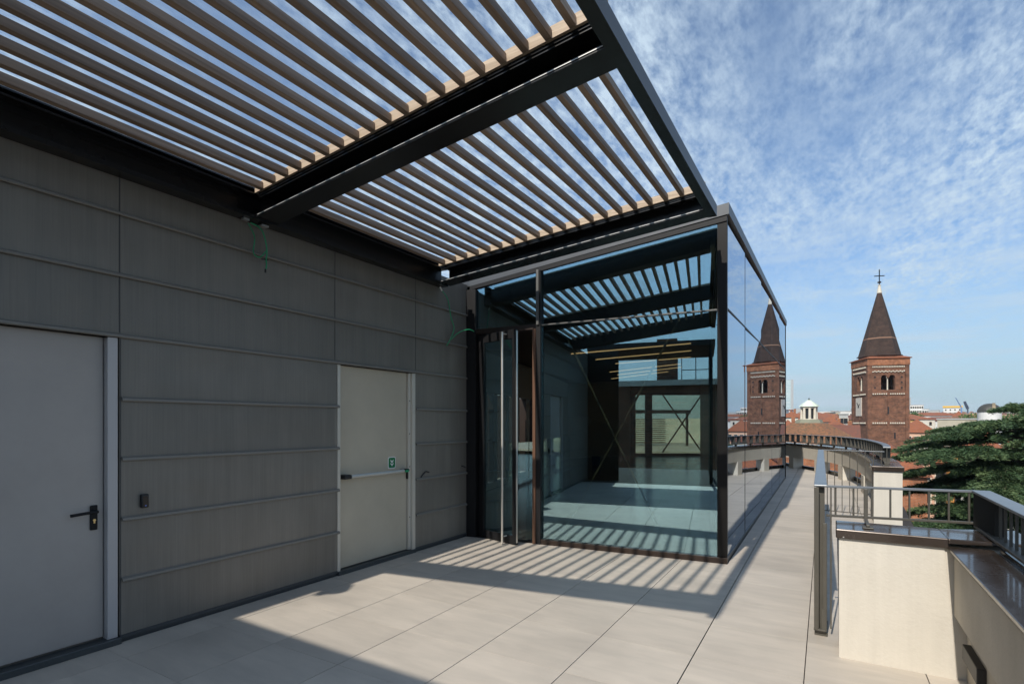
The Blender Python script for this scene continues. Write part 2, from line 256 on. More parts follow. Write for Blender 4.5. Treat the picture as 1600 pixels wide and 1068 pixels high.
def brick_mat(name, a, b2, mo, sc=1.0, bw=.5, rh=.16, bump=.3):
    m = bpy.data.materials.new(name); m.use_nodes = True; t = m.node_tree; b = t.nodes['Principled BSDF']; b.inputs['Roughness'].default_value = .9
    c = t.nodes.new('ShaderNodeTexCoord'); geo = t.nodes.new('ShaderNodeNewGeometry')
    # wall coordinates: run along the wall = x*ny - y*nx
    s1 = t.nodes.new('ShaderNodeSeparateXYZ'); t.links.new(c.outputs['Object'], s1.inputs[0]); s2 = t.nodes.new('ShaderNodeSeparateXYZ'); t.links.new(geo.outputs['Normal'], s2.inputs[0])
    a1 = t.nodes.new('ShaderNodeMath'); a1.operation = 'MULTIPLY'; t.links.new(s1.outputs[0], a1.inputs[0]); t.links.new(s2.outputs[1], a1.inputs[1])
    a2 = t.nodes.new('ShaderNodeMath'); a2.operation = 'MULTIPLY'; t.links.new(s1.outputs[1], a2.inputs[0]); t.links.new(s2.outputs[0], a2.inputs[1])
    a3 = t.nodes.new('ShaderNodeMath'); a3.operation = 'SUBTRACT'; t.links.new(a1.outputs[0], a3.inputs[0]); t.links.new(a2.outputs[0], a3.inputs[1])
    cb = t.nodes.new('ShaderNodeCombineXYZ'); t.links.new(a3.outputs[0], cb.inputs[0]); t.links.new(s1.outputs[2], cb.inputs[1])
    br = t.nodes.new('ShaderNodeTexBrick'); t.links.new(cb.outputs[0], br.inputs['Vector']); br.inputs['Scale'].default_value = sc
    br.inputs['Color1'].default_value = (*a, 1); br.inputs['Color2'].default_value = (*b2, 1); br.inputs['Mortar'].default_value = (*mo, 1)
    br.inputs['Brick Width'].default_value = bw; br.inputs['Row Height'].default_value = rh; br.inputs['Mortar Size'].default_value = .015; br.inputs['Bias'].default_value = -.1
    n = t.nodes.new('ShaderNodeTexNoise'); n.inputs['Scale'].default_value = 1.1; n.inputs['Detail'].default_value = 8; n.inputs['Roughness'].default_value = .7; t.links.new(c.outputs['Object'], n.inputs['Vector'])
    r = t.nodes.new('ShaderNodeMapRange'); r.inputs['From Min'].default_value = .3; r.inputs['From Max'].default_value = .7; r.inputs['To Min'].default_value = .50; r.inputs['To Max'].default_value = 1.5; t.links.new(n.outputs[0], r.inputs[0])
    h = t.nodes.new('ShaderNodeHueSaturation'); t.links.new(r.outputs[0], h.inputs['Value']); t.links.new(br.outputs[0], h.inputs['Color']); t.links.new(h.outputs[0], b.inputs['Base Color'])
    bp = t.nodes.new('ShaderNodeBump'); bp.inputs['Strength'].default_value = bump; bp.inputs['Distance'].default_value = .05; t.links.new(n.outputs[0], bp.inputs['Height']); t.links.new(bp.outputs[0], b.inputs['Normal'])
    return m
brick = brick_mat('tower_brick', (.200, .080, .042), (.105, .046, .027), (.15, .105, .075))
brickd = brick_mat('spire_brick', (.050, .027, .019), (.034, .021, .016), (.045, .033, .027), rh=.3, bump=.6)
brickr = brick_mat('red_brick', (.33, .12, .05), (.25, .09, .04), (.25, .17, .12))
def tile_roof(name, a, b2, moss):
    m = bpy.data.materials.new(name); m.use_nodes = True; t = m.node_tree; b = t.nodes['Principled BSDF']; b.inputs['Roughness'].default_value = .9
    c = t.nodes.new('ShaderNodeTexCoord')
    n = t.nodes.new('ShaderNodeTexNoise'); n.inputs['Scale'].default_value = .55; n.inputs['Detail'].default_value = 9; n.inputs['Roughness'].default_value = .72; t.links.new(c.outputs['Object'], n.inputs['Vector'])
    n2 = t.nodes.new('ShaderNodeTexNoise'); n2.inputs['Scale'].default_value = 4.5; n2.inputs['Detail'].default_value = 3; t.links.new(c.outputs['Object'], n2.inputs['Vector'])
    r = t.nodes.new('ShaderNodeMapRange'); r.inputs['From Min'].default_value = .35; r.inputs['From Max'].default_value = .66; t.links.new(n.outputs[0], r.inputs[0])
    x = t.nodes.new('ShaderNodeMix'); x.data_type = 'RGBA'; t.links.new(r.outputs[0], x.inputs['Factor']); x.inputs[6].default_value = (*a, 1); x.inputs[7].default_value = (*b2, 1)
    r2 = t.nodes.new('ShaderNodeMapRange'); r2.inputs['From Min'].default_value = .42; r2.inputs['From Max'].default_value = .66; r2.inputs['To Max'].default_value = .9; t.links.new(n2.outputs[0], r2.inputs[0])
    x2 = t.nodes.new('ShaderNodeMix'); x2.data_type = 'RGBA'; t.links.new(r2.outputs[0], x2.inputs['Factor']); t.links.new(x.outputs[2], x2.inputs[6]); x2.inputs[7].default_value = (*moss, 1)
    t.links.new(x2.outputs[2], b.inputs['Base Color'])
    wv = t.nodes.new('ShaderNodeTexWave'); wv.inputs['Scale'].default_value = 2.2; wv.inputs['Distortion'].default_value = 1.5; wv.bands_direction = 'DIAGONAL'; t.links.new(c.outputs['Object'], wv.inputs['Vector'])
    bp = t.nodes.new('ShaderNodeBump'); bp.inputs['Strength'].default_value = .7; bp.inputs['Distance'].default_value = .12; t.links.new(wv.outputs[0], bp.inputs['Height']); t.links.new(bp.outputs[0], b.inputs['Normal'])
    return m
terra = tile_roof('terracotta_roof', (.40, .125, .050), (.30, .115, .06), (.20, .085, .055))
terrao = tile_roof('old_mossy_tile', (.30, .15, .075), (.30, .12, .055), (.11, .085, .05))
terrad = tile_roof('dull_red_roof', (.26, .09, .05), (.20, .085, .06), (.15, .08, .06))
stone = mat('white_stone', (.68, .63, .52), .8, col2=(.55, .50, .41), nscale=2)
copper = mat('pale_copper', (.62, .68, .60), .45, col2=(.50, .60, .34), nscale=1.2, contrast=(.5, .7))
darkhole = mat('dark_window_glass', (.02, .024, .028), .15)
asphalt = mat('asphalt', (.05, .05, .05), .9, col2=(.07, .068, .065), nscale=.3)
WALLM = {k: mat(k + '_plaster', c, .85, col2=tuple(q * .86 for q in c), nscale=.5) for k, c in
         {'pink': (.66, .42, .30), 'cream': (.62, .55, .42), 'white': (.72, .71, .68), 'ochre': (.62, .36, .12), 'beige': (.44, .40, .31), 'grey': (.42, .43, .42), 'orange': (.70, .33, .09)}.items()}

# ------------------------------------------------------------------ terrace floor
XW = -4.18                                   # face of the clad wall
FL = Vector((-4.14, 5.735)); FC = Vector((-.98, 6.05))   # glass front, plan
FD = (FC - FL).normalized()
def front(x): return FL.y + (x - FL.x) * FD.y / FD.x
SE = Vector((-1.128, 16.25))                 # far end of the glass side
SD = (SE - FC).normalized()
ARC = [(.50, 9.6), (.60, 11.9), (.44, 15), (.02, 17.2), (-.62, 18.85), (-1.45, 20.5), (-2.6, 22.8), (-4.0, 25.6)]
region = [(-4.18, -1.25), (.86, -1.25), (.86, 4.58), (.03, 4.58), (.03, 9.6), (.84, 9.6), (.92, 11.9), (.76, 15.1), (.32, 17.4), (-.32, 19.1), (-1.15, 20.8), (-2.3, 23.1), (-3.7, 25.9), (-5.2, 25.6), (-2.35, 19.6), (-1.145, 16.25), (-.975, 6.04), (-4.14, 5.725), (-4.18, 5.725)]
def clip(sub, fn):
    out = []
    for i in range(len(sub)):
        a, b = sub[i - 1], sub[i]; da, db = fn(a), fn(b)
        if (da >= 0) != (db >= 0):
            t = da / (da - db); out.append((a[0] + t * (b[0] - a[0]), a[1] + t * (b[1] - a[1])))
        if db >= 0: out.append(b)
    return out
TS = .6265; ta = .0135; O = (-3.885, 1.608)
D_ = (-sin(ta), cos(ta)); A_ = (cos(ta), sin(ta))
verts = []; faces = []; tcol = []
for i in range(-2, 9):
    for j in range(-13, 42):
        a0, a1 = i * TS + .0028, (i + 1) * TS - .0028; d0, d1 = j * TS + .0012, (j + 1) * TS - .0012
        if i in (4, 5): a1 -= (.002 if i == 4 else 0)
        fa = lambda p: (p[0] - O[0]) * A_[0] + (p[1] - O[1]) * A_[1]; fd = lambda p: (p[0] - O[0]) * D_[0] + (p[1] - O[1]) * D_[1]
        g = region
        for fn in (lambda p: fa(p) - a0, lambda p: a1 - fa(p), lambda p: fd(p) - d0, lambda p: d1 - fd(p)):
            g = clip(g, fn)
            if len(g) < 3: break
        if len(g) < 3: continue
        k = len(verts); n = len(g); verts += [(p[0], p[1], 0) for p in g] + [(p[0], p[1], -.02) for p in g]
        fs = [tuple(range(k, k + n))] + [(k + q, k + n + q, k + n + (q + 1) % n, k + (q + 1) % n) for q in range(n)]
        faces += fs; c = rng.rand(3); tcol += [c] * len(fs)
me = bpy.data.meshes.new('terrace_paving'); me.from_pydata(verts, [], faces); me.materials.append(tilem)
at_ = me.attributes.new('tile', 'FLOAT_VECTOR', 'FACE'); at_.data.foreach_set('vector', np.array(tcol).ravel()); me.update()
bm = bmesh.new(); bm.from_mesh(me); bmesh.ops.recalc_face_normals(bm, faces=bm.faces); bm.to_mesh(me); bm.free()
o = bpy.data.objects.new('terrace_paving', me); COL.objects.link(o); struct(o)
body = [(-9.5, -6.2), (1.0, -6.2), (1.0, 4.56), (.04, 4.56), (.04, 9.62), (1.0, 9.62), (1.08, 11.9), (.92, 15.2), (.47, 17.5), (-.17, 19.25), (-1.0, 20.95), (-2.15, 23.2), (-3.6, 26.3), (-8.6, 26.4), (-11, 20), (-8, 12), (-7, 8), (-9.5, 4)]
o = link('terrace_base', MB().prism(body, -.3, -.022), mat('joint_dark', (.035, .03, .027), .95)); struct(o)  # dark base under the tiles, seen in the joints
o = link('terrace_building', MB().prism([(p[0] * .999, p[1] * .999) for p in body], -20, -.301), stucco); tag(o, 'cream lower storeys of the building under the roof terrace', 'building')

# ------------------------------------------------------------------ clad wall with two doors
wl = thing('clad_wall_block', 'dark grey zinc clad wall with horizontal ribs and two grey doors', 'building', (XW, 2, 0))
YE = 5.722
D1 = (.72, 1.70); D2 = (3.555, 4.69); HD = 2.09
m_ = MB()
m_.box(-9.4, XW, -6, D1[0], .03, 3.34); m_.box(-9.4, XW, D1[1], D2[0], .03, 3.34); m_.box(-9.4, XW, D2[1], YE, .03, 3.34)
m_.box(-9.4, XW, D1[0], D1[1], HD, 3.34); m_.box(-9.4, XW, D2[0], D2[1], HD, 3.34)
m_.box(-9.4, XW - .07, D1[0], D1[1], .03, HD); m_.box(-9.4, XW - .07, D2[0], D2[1], .03, HD)
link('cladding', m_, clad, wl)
link('plinth', MB().box(-9.35, XW - .012, -6, YE - .01, -.02, .03).box(XW - .012, XW + .012, -6, D1[0], .028, .05).box(XW - .012, XW + .012, D1[1], D2[0], .028, .05).box(XW - .012, XW + .012, D2[1], YE, .028, .05), mat('plinth_zinc', (.06, .065, .07), .5, .2), wl)
ribm = mat('zinc_rib', (.20, .19, .17), .5, .15)
def rib(y0, y1, z):
    x = XW; pr = [(x, z - .006), (x + .020, z - .016), (x + .024, z - .010), (x + .022, z + .004), (x + .004, z + .014), (x, z + .014)]
    mb = MB(); n = len(pr); mb.add([(p[0], y0, p[1]) for p in pr] + [(p[0], y1, p[1]) for p in pr], [tuple(range(n)), tuple(range(2 * n - 1, n - 1, -1))] + [(i, (i + 1) % n, n + (i + 1) % n, n + i) for i in range(n)])
    link('rib', mb, ribm, wl)
for k in range(4):
    z = (.43, .845, 1.258, 1.668)[k]
    rib(-6, D1[0] - .01, z); rib(D1[1] + .01, D2[0] + .02, z); rib(D2[1] + .01, YE, z)
for z in (2.10, 2.515, 2.935): rib(-6, YE, z)
sm = MB()
for y in (-2.0, -.1, 1.70, 3.53, 4.70):
    sm.box(XW, XW + .002, y - .004, y + .004, 2.12, 3.33)
for y in (1.703,): sm.box(XW, XW + .0015, y, y + .006, .05, 2.08)
links('seam', sm, mat('seam_dark', (.055, .055, .055), .6), wl)  # dark colour of the cladding seams
# cool grey door at the left
d1 = link('service_door', MB().box(XW - .066, XW - .045, D1[0] + .03, 1.622, .06, HD - .01), doorcold, wl, bevel=.003)
link('door_frame', MB().box(XW - .065, XW + .006, 1.628, 1.688, .045, HD - .008).box(XW - .065, XW + .006, D1[0] - .005, D1[0] + .028, .045, HD - .008), mat('cool_frame', (.46, .45, .45), .4, .1), d1, bevel=.003)
link('threshold', MB().box(XW - .06, XW + .035, D1[0], 1.70, .0, .045), mat('zinc_threshold', (.07, .08, .085), .4, .4), d1, bevel=.004)
hx = XW - .045
link('lock_plate', MB().box(hx, hx + .012, 1.545, 1.588, .79, .955), blackm, d1, bevel=.006)
hd = MB().tube([(hx + .01, 1.567, .915), (hx + .055, 1.567, .915)], .011, 10).tube([(hx + .055, 1.574, .915), (hx + .058, 1.50, .913), (hx + .058, 1.44, .909), (hx + .05, 1.425, .907)], .010, 10)
link('handle', hd, blackm, d1, smooth=False)
link('keyhole', MB().box(hx + .012, hx + .016, 1.563, 1.572, .835, .85).tube([(hx + .012, 1.567, .856), (hx + .017, 1.567, .856)], .0085, 12), mat('brass', (.75, .58, .28), .3, .9), d1)
# warm grey escape door
d2 = link('escape_door', MB().box(XW - .066, XW - .040, 3.60, 4.59, .05, HD - .01), doorwarm, wl, bevel=.003)
link('door_frame', MB().box(XW - .065, XW + .008, D2[0] + .003, 3.594, .03, HD - .01).box(XW - .065, XW + .012, 4.635, 4.685, .03, HD - .01).box(XW - .064, XW - .014, 4.596, 4.633, .045, HD - .012), doorframe, d2, bevel=.003)
link('threshold', MB().box(XW - .06, XW + .02, 3.56, 4.69, .0, .042), mat('zinc_threshold', (.07, .08, .085)), d2)
hx = XW - .040
link('push_bar', MB().tube([(hx + .075, 3.70, .965), (hx + .075, 4.46, .965)], .022, 12), mat('satin_aluminium', (.55, .55, .52), .35, .5), d2, smooth=False)
links('bar_housing', MB().box(hx, hx + .09, 3.615, 3.70, .943, .988).box(hx, hx + .08, 4.47, 4.56, .952, .985).box(hx, hx + .03, 4.575, 4.594, .86, .97), rubber, d2, bevel=.012)
link('latch_tip', MB().box(hx + .082, hx + .094, 4.475, 4.53, .950, .972), greenc, d2)
bolts = MB()
for z in (.42, 1.0, 1.38, 1.76): bolts.tube([(XW - .013, 4.612, z), (XW - .009, 4.612, z)], .006, 8)
links('screw', bolts, rubber, d2)
sg = MB(); cy0, cz0, hw, hh, rr = 4.352, 1.062, .060, .066, .022
def rrect(cy, cz, hw, hh, rr, x0, x1):
    p = []
    for (sy, sz, a0) in ((1, 1, 0), (-1, 1, 90), (-1, -1, 180), (1, -1, 270)):
        for k in range(6):
            a = R(a0 + k * 18); p.append((cy + sy * (hw - rr) + rr * cos(a), cz + sz * (hh - rr) + rr * sin(a)))
    n = len(p); return [(x0, a, b) for a, b in p] + [(x1, a, b) for a, b in p], [tuple(range(n)), tuple(range(2 * n - 1, n - 1, -1))] + [(i, (i + 1) % n, n + (i + 1) % n, n + i) for i in range(n)]
sgw = link('push_sign', MB().add(*rrect(cy0, cz0, hw, hh, rr, hx, hx + .002)), white, d2)
link('green_field', MB().add(*rrect(cy0, cz0, hw - .010, hh - .010, .016, hx + .002, hx + .0035)), mat('sign_green', (.0, .18, .06), .4), d2)
gl = MB()
for dz in (.022, -.012):
    for s in (-1, 1):
        gl.hexa([(hx + .0035, cy0, cz0 + dz - .026), (hx + .0035, cy0 + s * .022, cz0 + dz - .004), (hx + .0035, cy0 + s * .022, cz0 + dz + .014), (hx + .0035, cy0, cz0 + dz - .006),
                 (hx + .0046, cy0, cz0 + dz - .026), (hx + .0046, cy0 + s * .022, cz0 + dz - .004), (hx + .0046, cy0 + s * .022, cz0 + dz + .014), (hx + .0046, cy0, cz0 + dz - .006)])
link('down_arrows', gl, white, d2)
# things fixed to the wall
rd = thing('card_reader', 'small black card reader box on the cladding beside the cool grey door', 'card reader', (XW, 1.85, .95))
link('housing', MB().box(XW, XW + .028, 1.822, 1.872, .905, 1.002), rubber, rd, bevel=.008)
link('face_plate', MB().box(XW + .028, XW + .031, 1.830, 1.866, .915, .985), mat('gloss_black', (.02, .02, .022), .15), rd, bevel=.001)
link('indicator', MB().box(XW + .031, XW + .033, 1.843, 1.853, .918, .924), mat('indicator_blue', (.15, .25, .7), .3), rd)
for yy, pts, lb in ((4.82, [(XW, 4.79, .86), (XW + .03, 4.835, .925), (XW + .035, 4.845, .93), (XW + .03, 4.905, .915)], 'small bent black rod end sticking out of the cladding right of the escape door'),
                    (5.62, [(XW, 5.59, .945), (XW + .03, 5.62, .93), (XW + .03, 5.64, .92)], 'short black stub on the cladding close to the glass door frame')):
    tag(link('wall_hook', MB().tube(pts, .0075, 8), rubber, origin=(XW, yy, .9)), lb, 'hook')
def curve(pts, n=8):
    out = []; P = [Vector(p) for p in pts]
    for i in range(len(P) - 1):
        a = P[max(i - 1, 0)]; b = P[i]; c = P[i + 1]; d = P[min(i + 2, len(P) - 1)]
        for k in range(n):
            t = k / n; out.append(.5 * ((2 * b) + (c - a) * t + (2 * a - 5 * b + 4 * c - d) * t * t + (3 * b - a - 3 * c + d) * t ** 3))
    out.append(P[-1]); return out
cb = thing('loose_cable', 'looped green cable ends hanging from under the middle pergola beam', 'cable', (-4.12, 2.72, 2.8))
link('sheath', MB().tube(curve([(-4.13, 2.62, 3.16), (-4.10, 2.70, 3.12), (-4.09, 2.74, 2.98), (-4.10, 2.74, 2.86)]), .006, 6).tube(curve([(-4.13, 2.60, 3.15), (-4.12, 2.65, 3.05), (-4.12, 2.64, 2.92), (-4.10, 2.68, 2.885), (-4.09, 2.735, 2.95)]), .005, 6)
     .tube(curve([(-4.10, 2.74, 2.90), (-4.10, 2.745, 2.84), (-4.10, 2.74, 2.80)]), .006, 6), greenc, cb, smooth=True)
links('cable_tip', MB().tube([(-4.10, 2.735, 2.80), (-4.10, 2.735, 2.77)], .008, 6).tube([(-4.10, 2.70, 2.875), (-4.10, 2.76, 2.885)], .006, 6), rubber, cb)
cb = thing('loose_cable', 'green cable with a curved free end hanging beside the glass door corner', 'cable', (-4.1, 5.2, 2.6))
link('sheath', MB().tube(curve([(-4.13, 5.10, 3.15), (-4.10, 5.20, 3.04), (-4.10, 5.27, 2.82), (-4.10, 5.33, 2.70), (-4.10, 5.26, 2.56), (-4.10, 5.18, 2.46)]), .006, 6)
     .tube(curve([(-4.10, 5.27, 2.55), (-4.06, 5.38, 2.65), (-4.0, 5.50, 2.70), (-3.97, 5.58, 2.685)]), .006, 6), greenc, cb, smooth=True)
links('cable_tip', MB().tube([(-4.13, 5.09, 3.17), (-4.125, 5.12, 3.13)], .010, 6), white, cb)

# ------------------------------------------------------------------ pergola
pg = thing('slatted_pergola', 'dark steel pergola with pale wooden slats running out from the clad wall', 'pergola', (-2.6, 2.7, 3.2))
SL = .123
def zl(x): return 3.18 + SL * (x - XW)
def beam_sec(name, y0f, sec, x0, x1, m, bevel=0):
    """sections (dy0, dy1, dz0, dz1) swept along x, following the roof slope"""
    mb = MB()
    for (a, b, c, d) in sec:
        p = []
        for dz in (c, d):
            p += [(x0, y0f(x0) + a, zl(x0) + dz), (x1, y0f(x1) + a, zl(x1) + dz), (x1, y0f(x1) + b, zl(x1) + dz), (x0, y0f(x0) + b, zl(x0) + dz)]
        mb.hexa(p)
    return link(name, mb, m, pg, bevel=bevel)
BEAM = [(0, .195, 0, .016), (.176, .190, .016, .185), (.02, .195, .185, .205), (-.004, .004, .016, .022), (.03, .045, .17, .184)]
yn = lambda x: .03 + .02 * (x - XW); ym = lambda x: 2.622 + .042 * (x - XW); ye = lambda x: 4.99 + .118 * (x - XW)
for yf in (yn, ym, ye):
    beam_sec('cross_beam', yf, BEAM, XW + .12, -1.07, dark)
    beam_sec('glint_strip', yf, [(-.0055, -.0035, .012, .0165)], XW + .14, -1.075, glint)  # thin light strip, a painted-in dashed sun glint along the lower lip
    if yf is yn: beam_sec('beam_shadow_plate', yf, [(.031, .195, .206, .278)], XW + .10, -1.07, dark)  # unseen plate added to widen the near beam's floor shadow
    if yf is ye: beam_sec('glint_strip', yf, [(.09, .102, .0163, .034)], XW + .14, -1.075, glint)
    beam_sec('ledger_board', yf, [(.0, .03, .205, .278)], XW + .10, -1.07, ledgerm)
wb = MB().box(XW, XW + .12, -.6, 5.16, 3.18, 3.196).box(XW + .0, XW + .014, -.6, 5.16, 3.196, 3.44).box(XW, XW + .10, -.6, 5.16, 3.385, 3.40).box(XW + .0, XW + .07, -.6, 5.16, 3.44, 3.452).box(XW + .11, XW + .12, -.6, 5.16, 3.196, 3.212)
link('wall_beam', wb, dark, pg)
fy1 = 5.52; fy0 = .035
fb = MB().box(-1.07, -.99, fy0, fy1, 3.548, 3.562).box(-1.004, -.99, fy0, fy1, 3.562, 3.655).box(-1.07, -1.056, fy0, fy1, 3.562, 3.655).box(-1.056, -1.004, fy1 - .014, fy1, 3.562, 3.655).box(-1.056, -1.004, fy0, fy0 + .014, 3.562, 3.655)
link('edge_fascia', fb, fasc, pg)
link('edge_shadow_plate', MB().box(-1.128, -1.06, fy0, fy1, 3.656, 3.668).box(-1.128, -1.12, fy0, fy1, 3.668, 3.70), dark, pg)  # hidden behind the fascia, added to broaden its shadow on the floor
link('edge_soffit', MB().box(-1.071, -.9895, fy0, fy1 + .001, 3.544, 3.548), dark, pg)
for k in range(20):
    for bay, (ya, yb) in enumerate(((yn, ym), (ym, ye))):
        xr = (-1.245 if bay == 0 else -1.262) - .1515 * k; x0, x1 = xr - .041, xr
        if x0 < XW + .09: continue
        y0 = ya(xr) + .031; y1 = yb(xr) - .001
        y0 = max(y0, ya(x0) + .031); y1 = min(y1, yb(x0) - .001)
        b0, b1 = zl(x0) + .205, zl(x1) + .205; ta_ = .0
        mb = MB().hexa([(x0, y0, b0), (x1, y0, b1), (x1, y1, b1), (x0, y1, b0), (x0, y0, b0 + .053), (x1, y0, b1 + .053), (x1, y1, b1 + .053), (x0, y1, b0 + .053)])
        link('slat', mb, slatm, pg, bevel=.002)
br = MB().box(XW + .03, XW + .07, 2.55, 2.60, 3.165, 3.18).box(XW + .03, XW + .09, 2.70, 2.76, 3.155, 3.168)
links('bracket', br, mat('galvanised_steel', (.45, .46, .46), .4, .6), pg)
# flat canopy and service volume behind the viewpoint (seen mirrored in the glass; casts the near shadow)
cn = thing('entrance_canopy', 'dark flat canopy over the terrace behind, seen mirrored in the glass front', 'canopy', (-2.5, -3.2, 0))
link('roof_slab', MB().box(XW, -.95, -4.6, -1.93, 3.46, 3.60), dark, cn)
for px, py in ((-1.05, -4.5), (-1.05, -2.1)): link('post', MB().box(px - .04, px + .04, py - .04, py + .04, -.022, 3.46), dark, cn)
link('screen', MB().box(XW, -3.35, -2.06, -2.0, -.022, 3.46), dark, cn)
vt = thing('bump_shadow_caster', 'unseen mushroom cowl shape added on the clad block to cast a bump shadow', 'shadow caster', (-4.08, -.93, 3.36))  # out of view, put in only for the bump in the wall's shadow
link('pipe', MB().cone((-4.08, -.93), .05, .05, 3.36, 3.50, 12), ribm, vt); link('cowl', MB().cone((-4.08, -.93), .14, .06, 3.49, 3.60, 16), ribm, vt)
fa_ = MB().box(XW - .2, XW + .02, -6, 5.1, 3.34, 3.36); 
link('roof_edge', fa_, dark, wl)

# ------------------------------------------------------------------ glass pavilion
gp = thing('glass_pavilion', 'dark framed glass pavilion with mirrored side wall and open glass door', 'pavilion', (-2.6, 8, 0))
def ztop(x, y): return 3.70 + .13 * (x - FC.x) * .97 + .0445 * (y - FC.y)
def fpt(x): return Vector((x, front(x)))
def fbar(name, xa, xb, z0, z1, dep=.09, off=-.02, m=bronze, parent=None, z0b=None, z1b=None, bevel=.002):
    return link(name, MB().obox(fpt(xa), fpt(xb), dep, z0, z1, off, z0b, z1b), m, parent or gp, bevel=bevel)
XM = -3.145
fbar('corner_post', FC.x - .10, FC.x, 0, ztop(FC.x, FC.y) - .04, dep=.10, off=-.008, m=mat('corner_dark', (.006, .0055, .005), .45, spec=.2))
fbar('corner_post', FC.x - .19, FC.x - .135, 0, ztop(FC.x, FC.y) - .05, dep=.10, off=.16, m=blackm)
fbar('wall_post', FL.x - .038, FL.x + .10, 0, ztop(FL.x, FL.y) - .02, m=blackm, dep=.12, off=-.04)
fbar('mullion', XM - .03, XM + .03, 0, 3.40, m=blackm, dep=.12, off=-.055)
fbar('mullion', XM - .016, XM + .016, 2.72, 3.40, m=frgrey, dep=.02, off=-.08)
fbar('sill', XM + .03, FC.x + .004, 0, .062, dep=.12, off=-.045)
fbar('sill', FL.x, XM - .03, -.018, .006, dep=.12, off=-.03, m=blackm)
fbar('head', FL.x, FC.x, ztop(FL.x, FL.y) - .02, ztop(FL.x, FL.y) + .03, m=blackm, dep=.10, off=-.02, z0b=ztop(FC.x, FC.y) - .035, z1b=ztop(FC.x, FC.y) + .02)
fbar('transom', XM + .03, FC.x - .10, 2.715, 2.732, m=frgrey, dep=.03, off=-.02)
fbar('transom', FL.x + .10, XM - .03, 2.675, 2.742, m=bronze, dep=.12, off=-.02)
def pane(name, xa, xb, z0, z1, z1b, m=glassf):
    fbar(name, xa, xb, z0, z1, dep=.008, off=.0, m=m, z0b=z0, z1b=z1b, bevel=0)
pane('glass_pane', XM + .03, FC.x - .10, .062, 2.714, 2.714)
pane('glass_pane', XM + .03, FC.x - .10, 2.733, ztop(XM, front(XM)) - .03, ztop(FC.x, FC.y) - .04)
pane('glass_pane', FL.x + .10, XM - .03, 2.744, ztop(FL.x, FL.y) - .025, ztop(XM, front(XM)) - .03)
# glass door ajar
HN = Vector((-4.02, 5.755)); HE = Vector((-3.345, 5.572)); dd = (HE - HN).normalized(); dn = Vector((-dd.y, dd.x))
door = link('door', MB().obox(HN, HN + dd * .10, .05, .012, 2.66).obox(HE - dd * .055, HE, .05, .012, 2.66).obox(HN + dd * .10, HE - dd * .055, .05, .012, .11).obox(HN + dd * .10, HE - dd * .055, .05, 2.55, 2.66), blackm, gp, bevel=.003)
link('door_glass', MB().obox(HN + dd * .10, HE - dd * .055, .01, .11, 2.55, .02), glassf, door)
hb = HE - dd * .155 - dn * .075; hb0 = HE - dd * .155
link('pull_handle', MB().tube([(hb.x, hb.y, .01), (hb.x, hb.y, 2.63)], .014, 12).tube([(hb.x, hb.y, 2.61), (hb0.x, hb0.y, 2.61)], .009, 8).tube([(hb.x, hb.y, .10), (hb0.x, hb0.y, .10)], .009, 8), steel, door, smooth=False)
link('edge_strip', MB().obox(HE, HE + dd * .006, .022, .03, 2.64, .014), steel, door)
fbar('door_jamb', -3.215, -3.176, .006, 2.675, m=mat('bronze_light', (.15, .08, .05), .4, .3), dep=.07, off=-.07)
fbar('door_jamb', -4.03, -4.0, .006, 2.675, m=bronze, dep=.07, off=.05)
# mirrored side: panels, each a touch out of true
PY = [6.05, 7.61, 9.66, 11.8, 13.85, 16.25]
def spt(y): return Vector((FC.x + (y - FC.y) * SD.x / SD.y, y))
rots = [.004, .0062, .0046, .0048, .0022]; 
for k in range(5):
    a, b = spt(PY[k] + .012), spt(PY[k + 1] - .012)
    for (lo, hi) in ((0, 1), (1, 2)):
        t0 = lambda y: 2.742 + .0215 * (y - 6.05)
        z0a, z0b = (.05, .05) if lo == 0 else (t0(a.y) + .012, t0(b.y) + .012)
        z1a, z1b = (t0(a.y) - .012, t0(b.y) - .012) if lo == 0 else (3.69 + .0445 * (a.y - 6.05), 3.69 + .0445 * (b.y - 6.05))
        r = rots[k] + (.0006 if lo else 0) - .0005; n = Vector((-SD.y, SD.x)); tl = (b - a).length
        a2 = a + n * (.012 + r * tl / 2); b2 = b + n * (.012 - r * tl / 2)
        link('mirror_pane', MB().obox(a2, b2, .008, z0a, z1a, 0, z0b, z1b), glasss, gp)
for k in range(1, 5):
    p = spt(PY[k]); link('side_mullion', MB().obox(spt(PY[k] - .011), spt(PY[k] + .011), .05, .05, 3.68 + .0445 * (PY[k] - 6.05), .007), blackm, gp)
link('side_transom', MB().obox(spt(6.06), spt(16.24), .03, 2.732, 2.752, .006, 2.732 + .0215 * 10.2, 2.752 + .0215 * 10.2), blackm, gp)
link('side_sill', MB().obox(spt(6.052), spt(16.25), .08, -.01, .05, .006), mat('zinc_threshold', (.07, .08, .085)), gp)
link('end_post', MB().obox(spt(16.2), spt(16.26), .12, 0, 4.15, 0), blackm, gp)
PLAN = [FL, FC, SE, Vector((-2.35, 19.6)), Vector((-5.05, 25.45)), Vector((-8.0, 23.6)), Vector((-9.7, 20.5)), Vector((-7.66, 13.8)), Vector((-6.57, 9.6)), Vector((-5.7, 7.0)), Vector((-4.9, 5.74))]
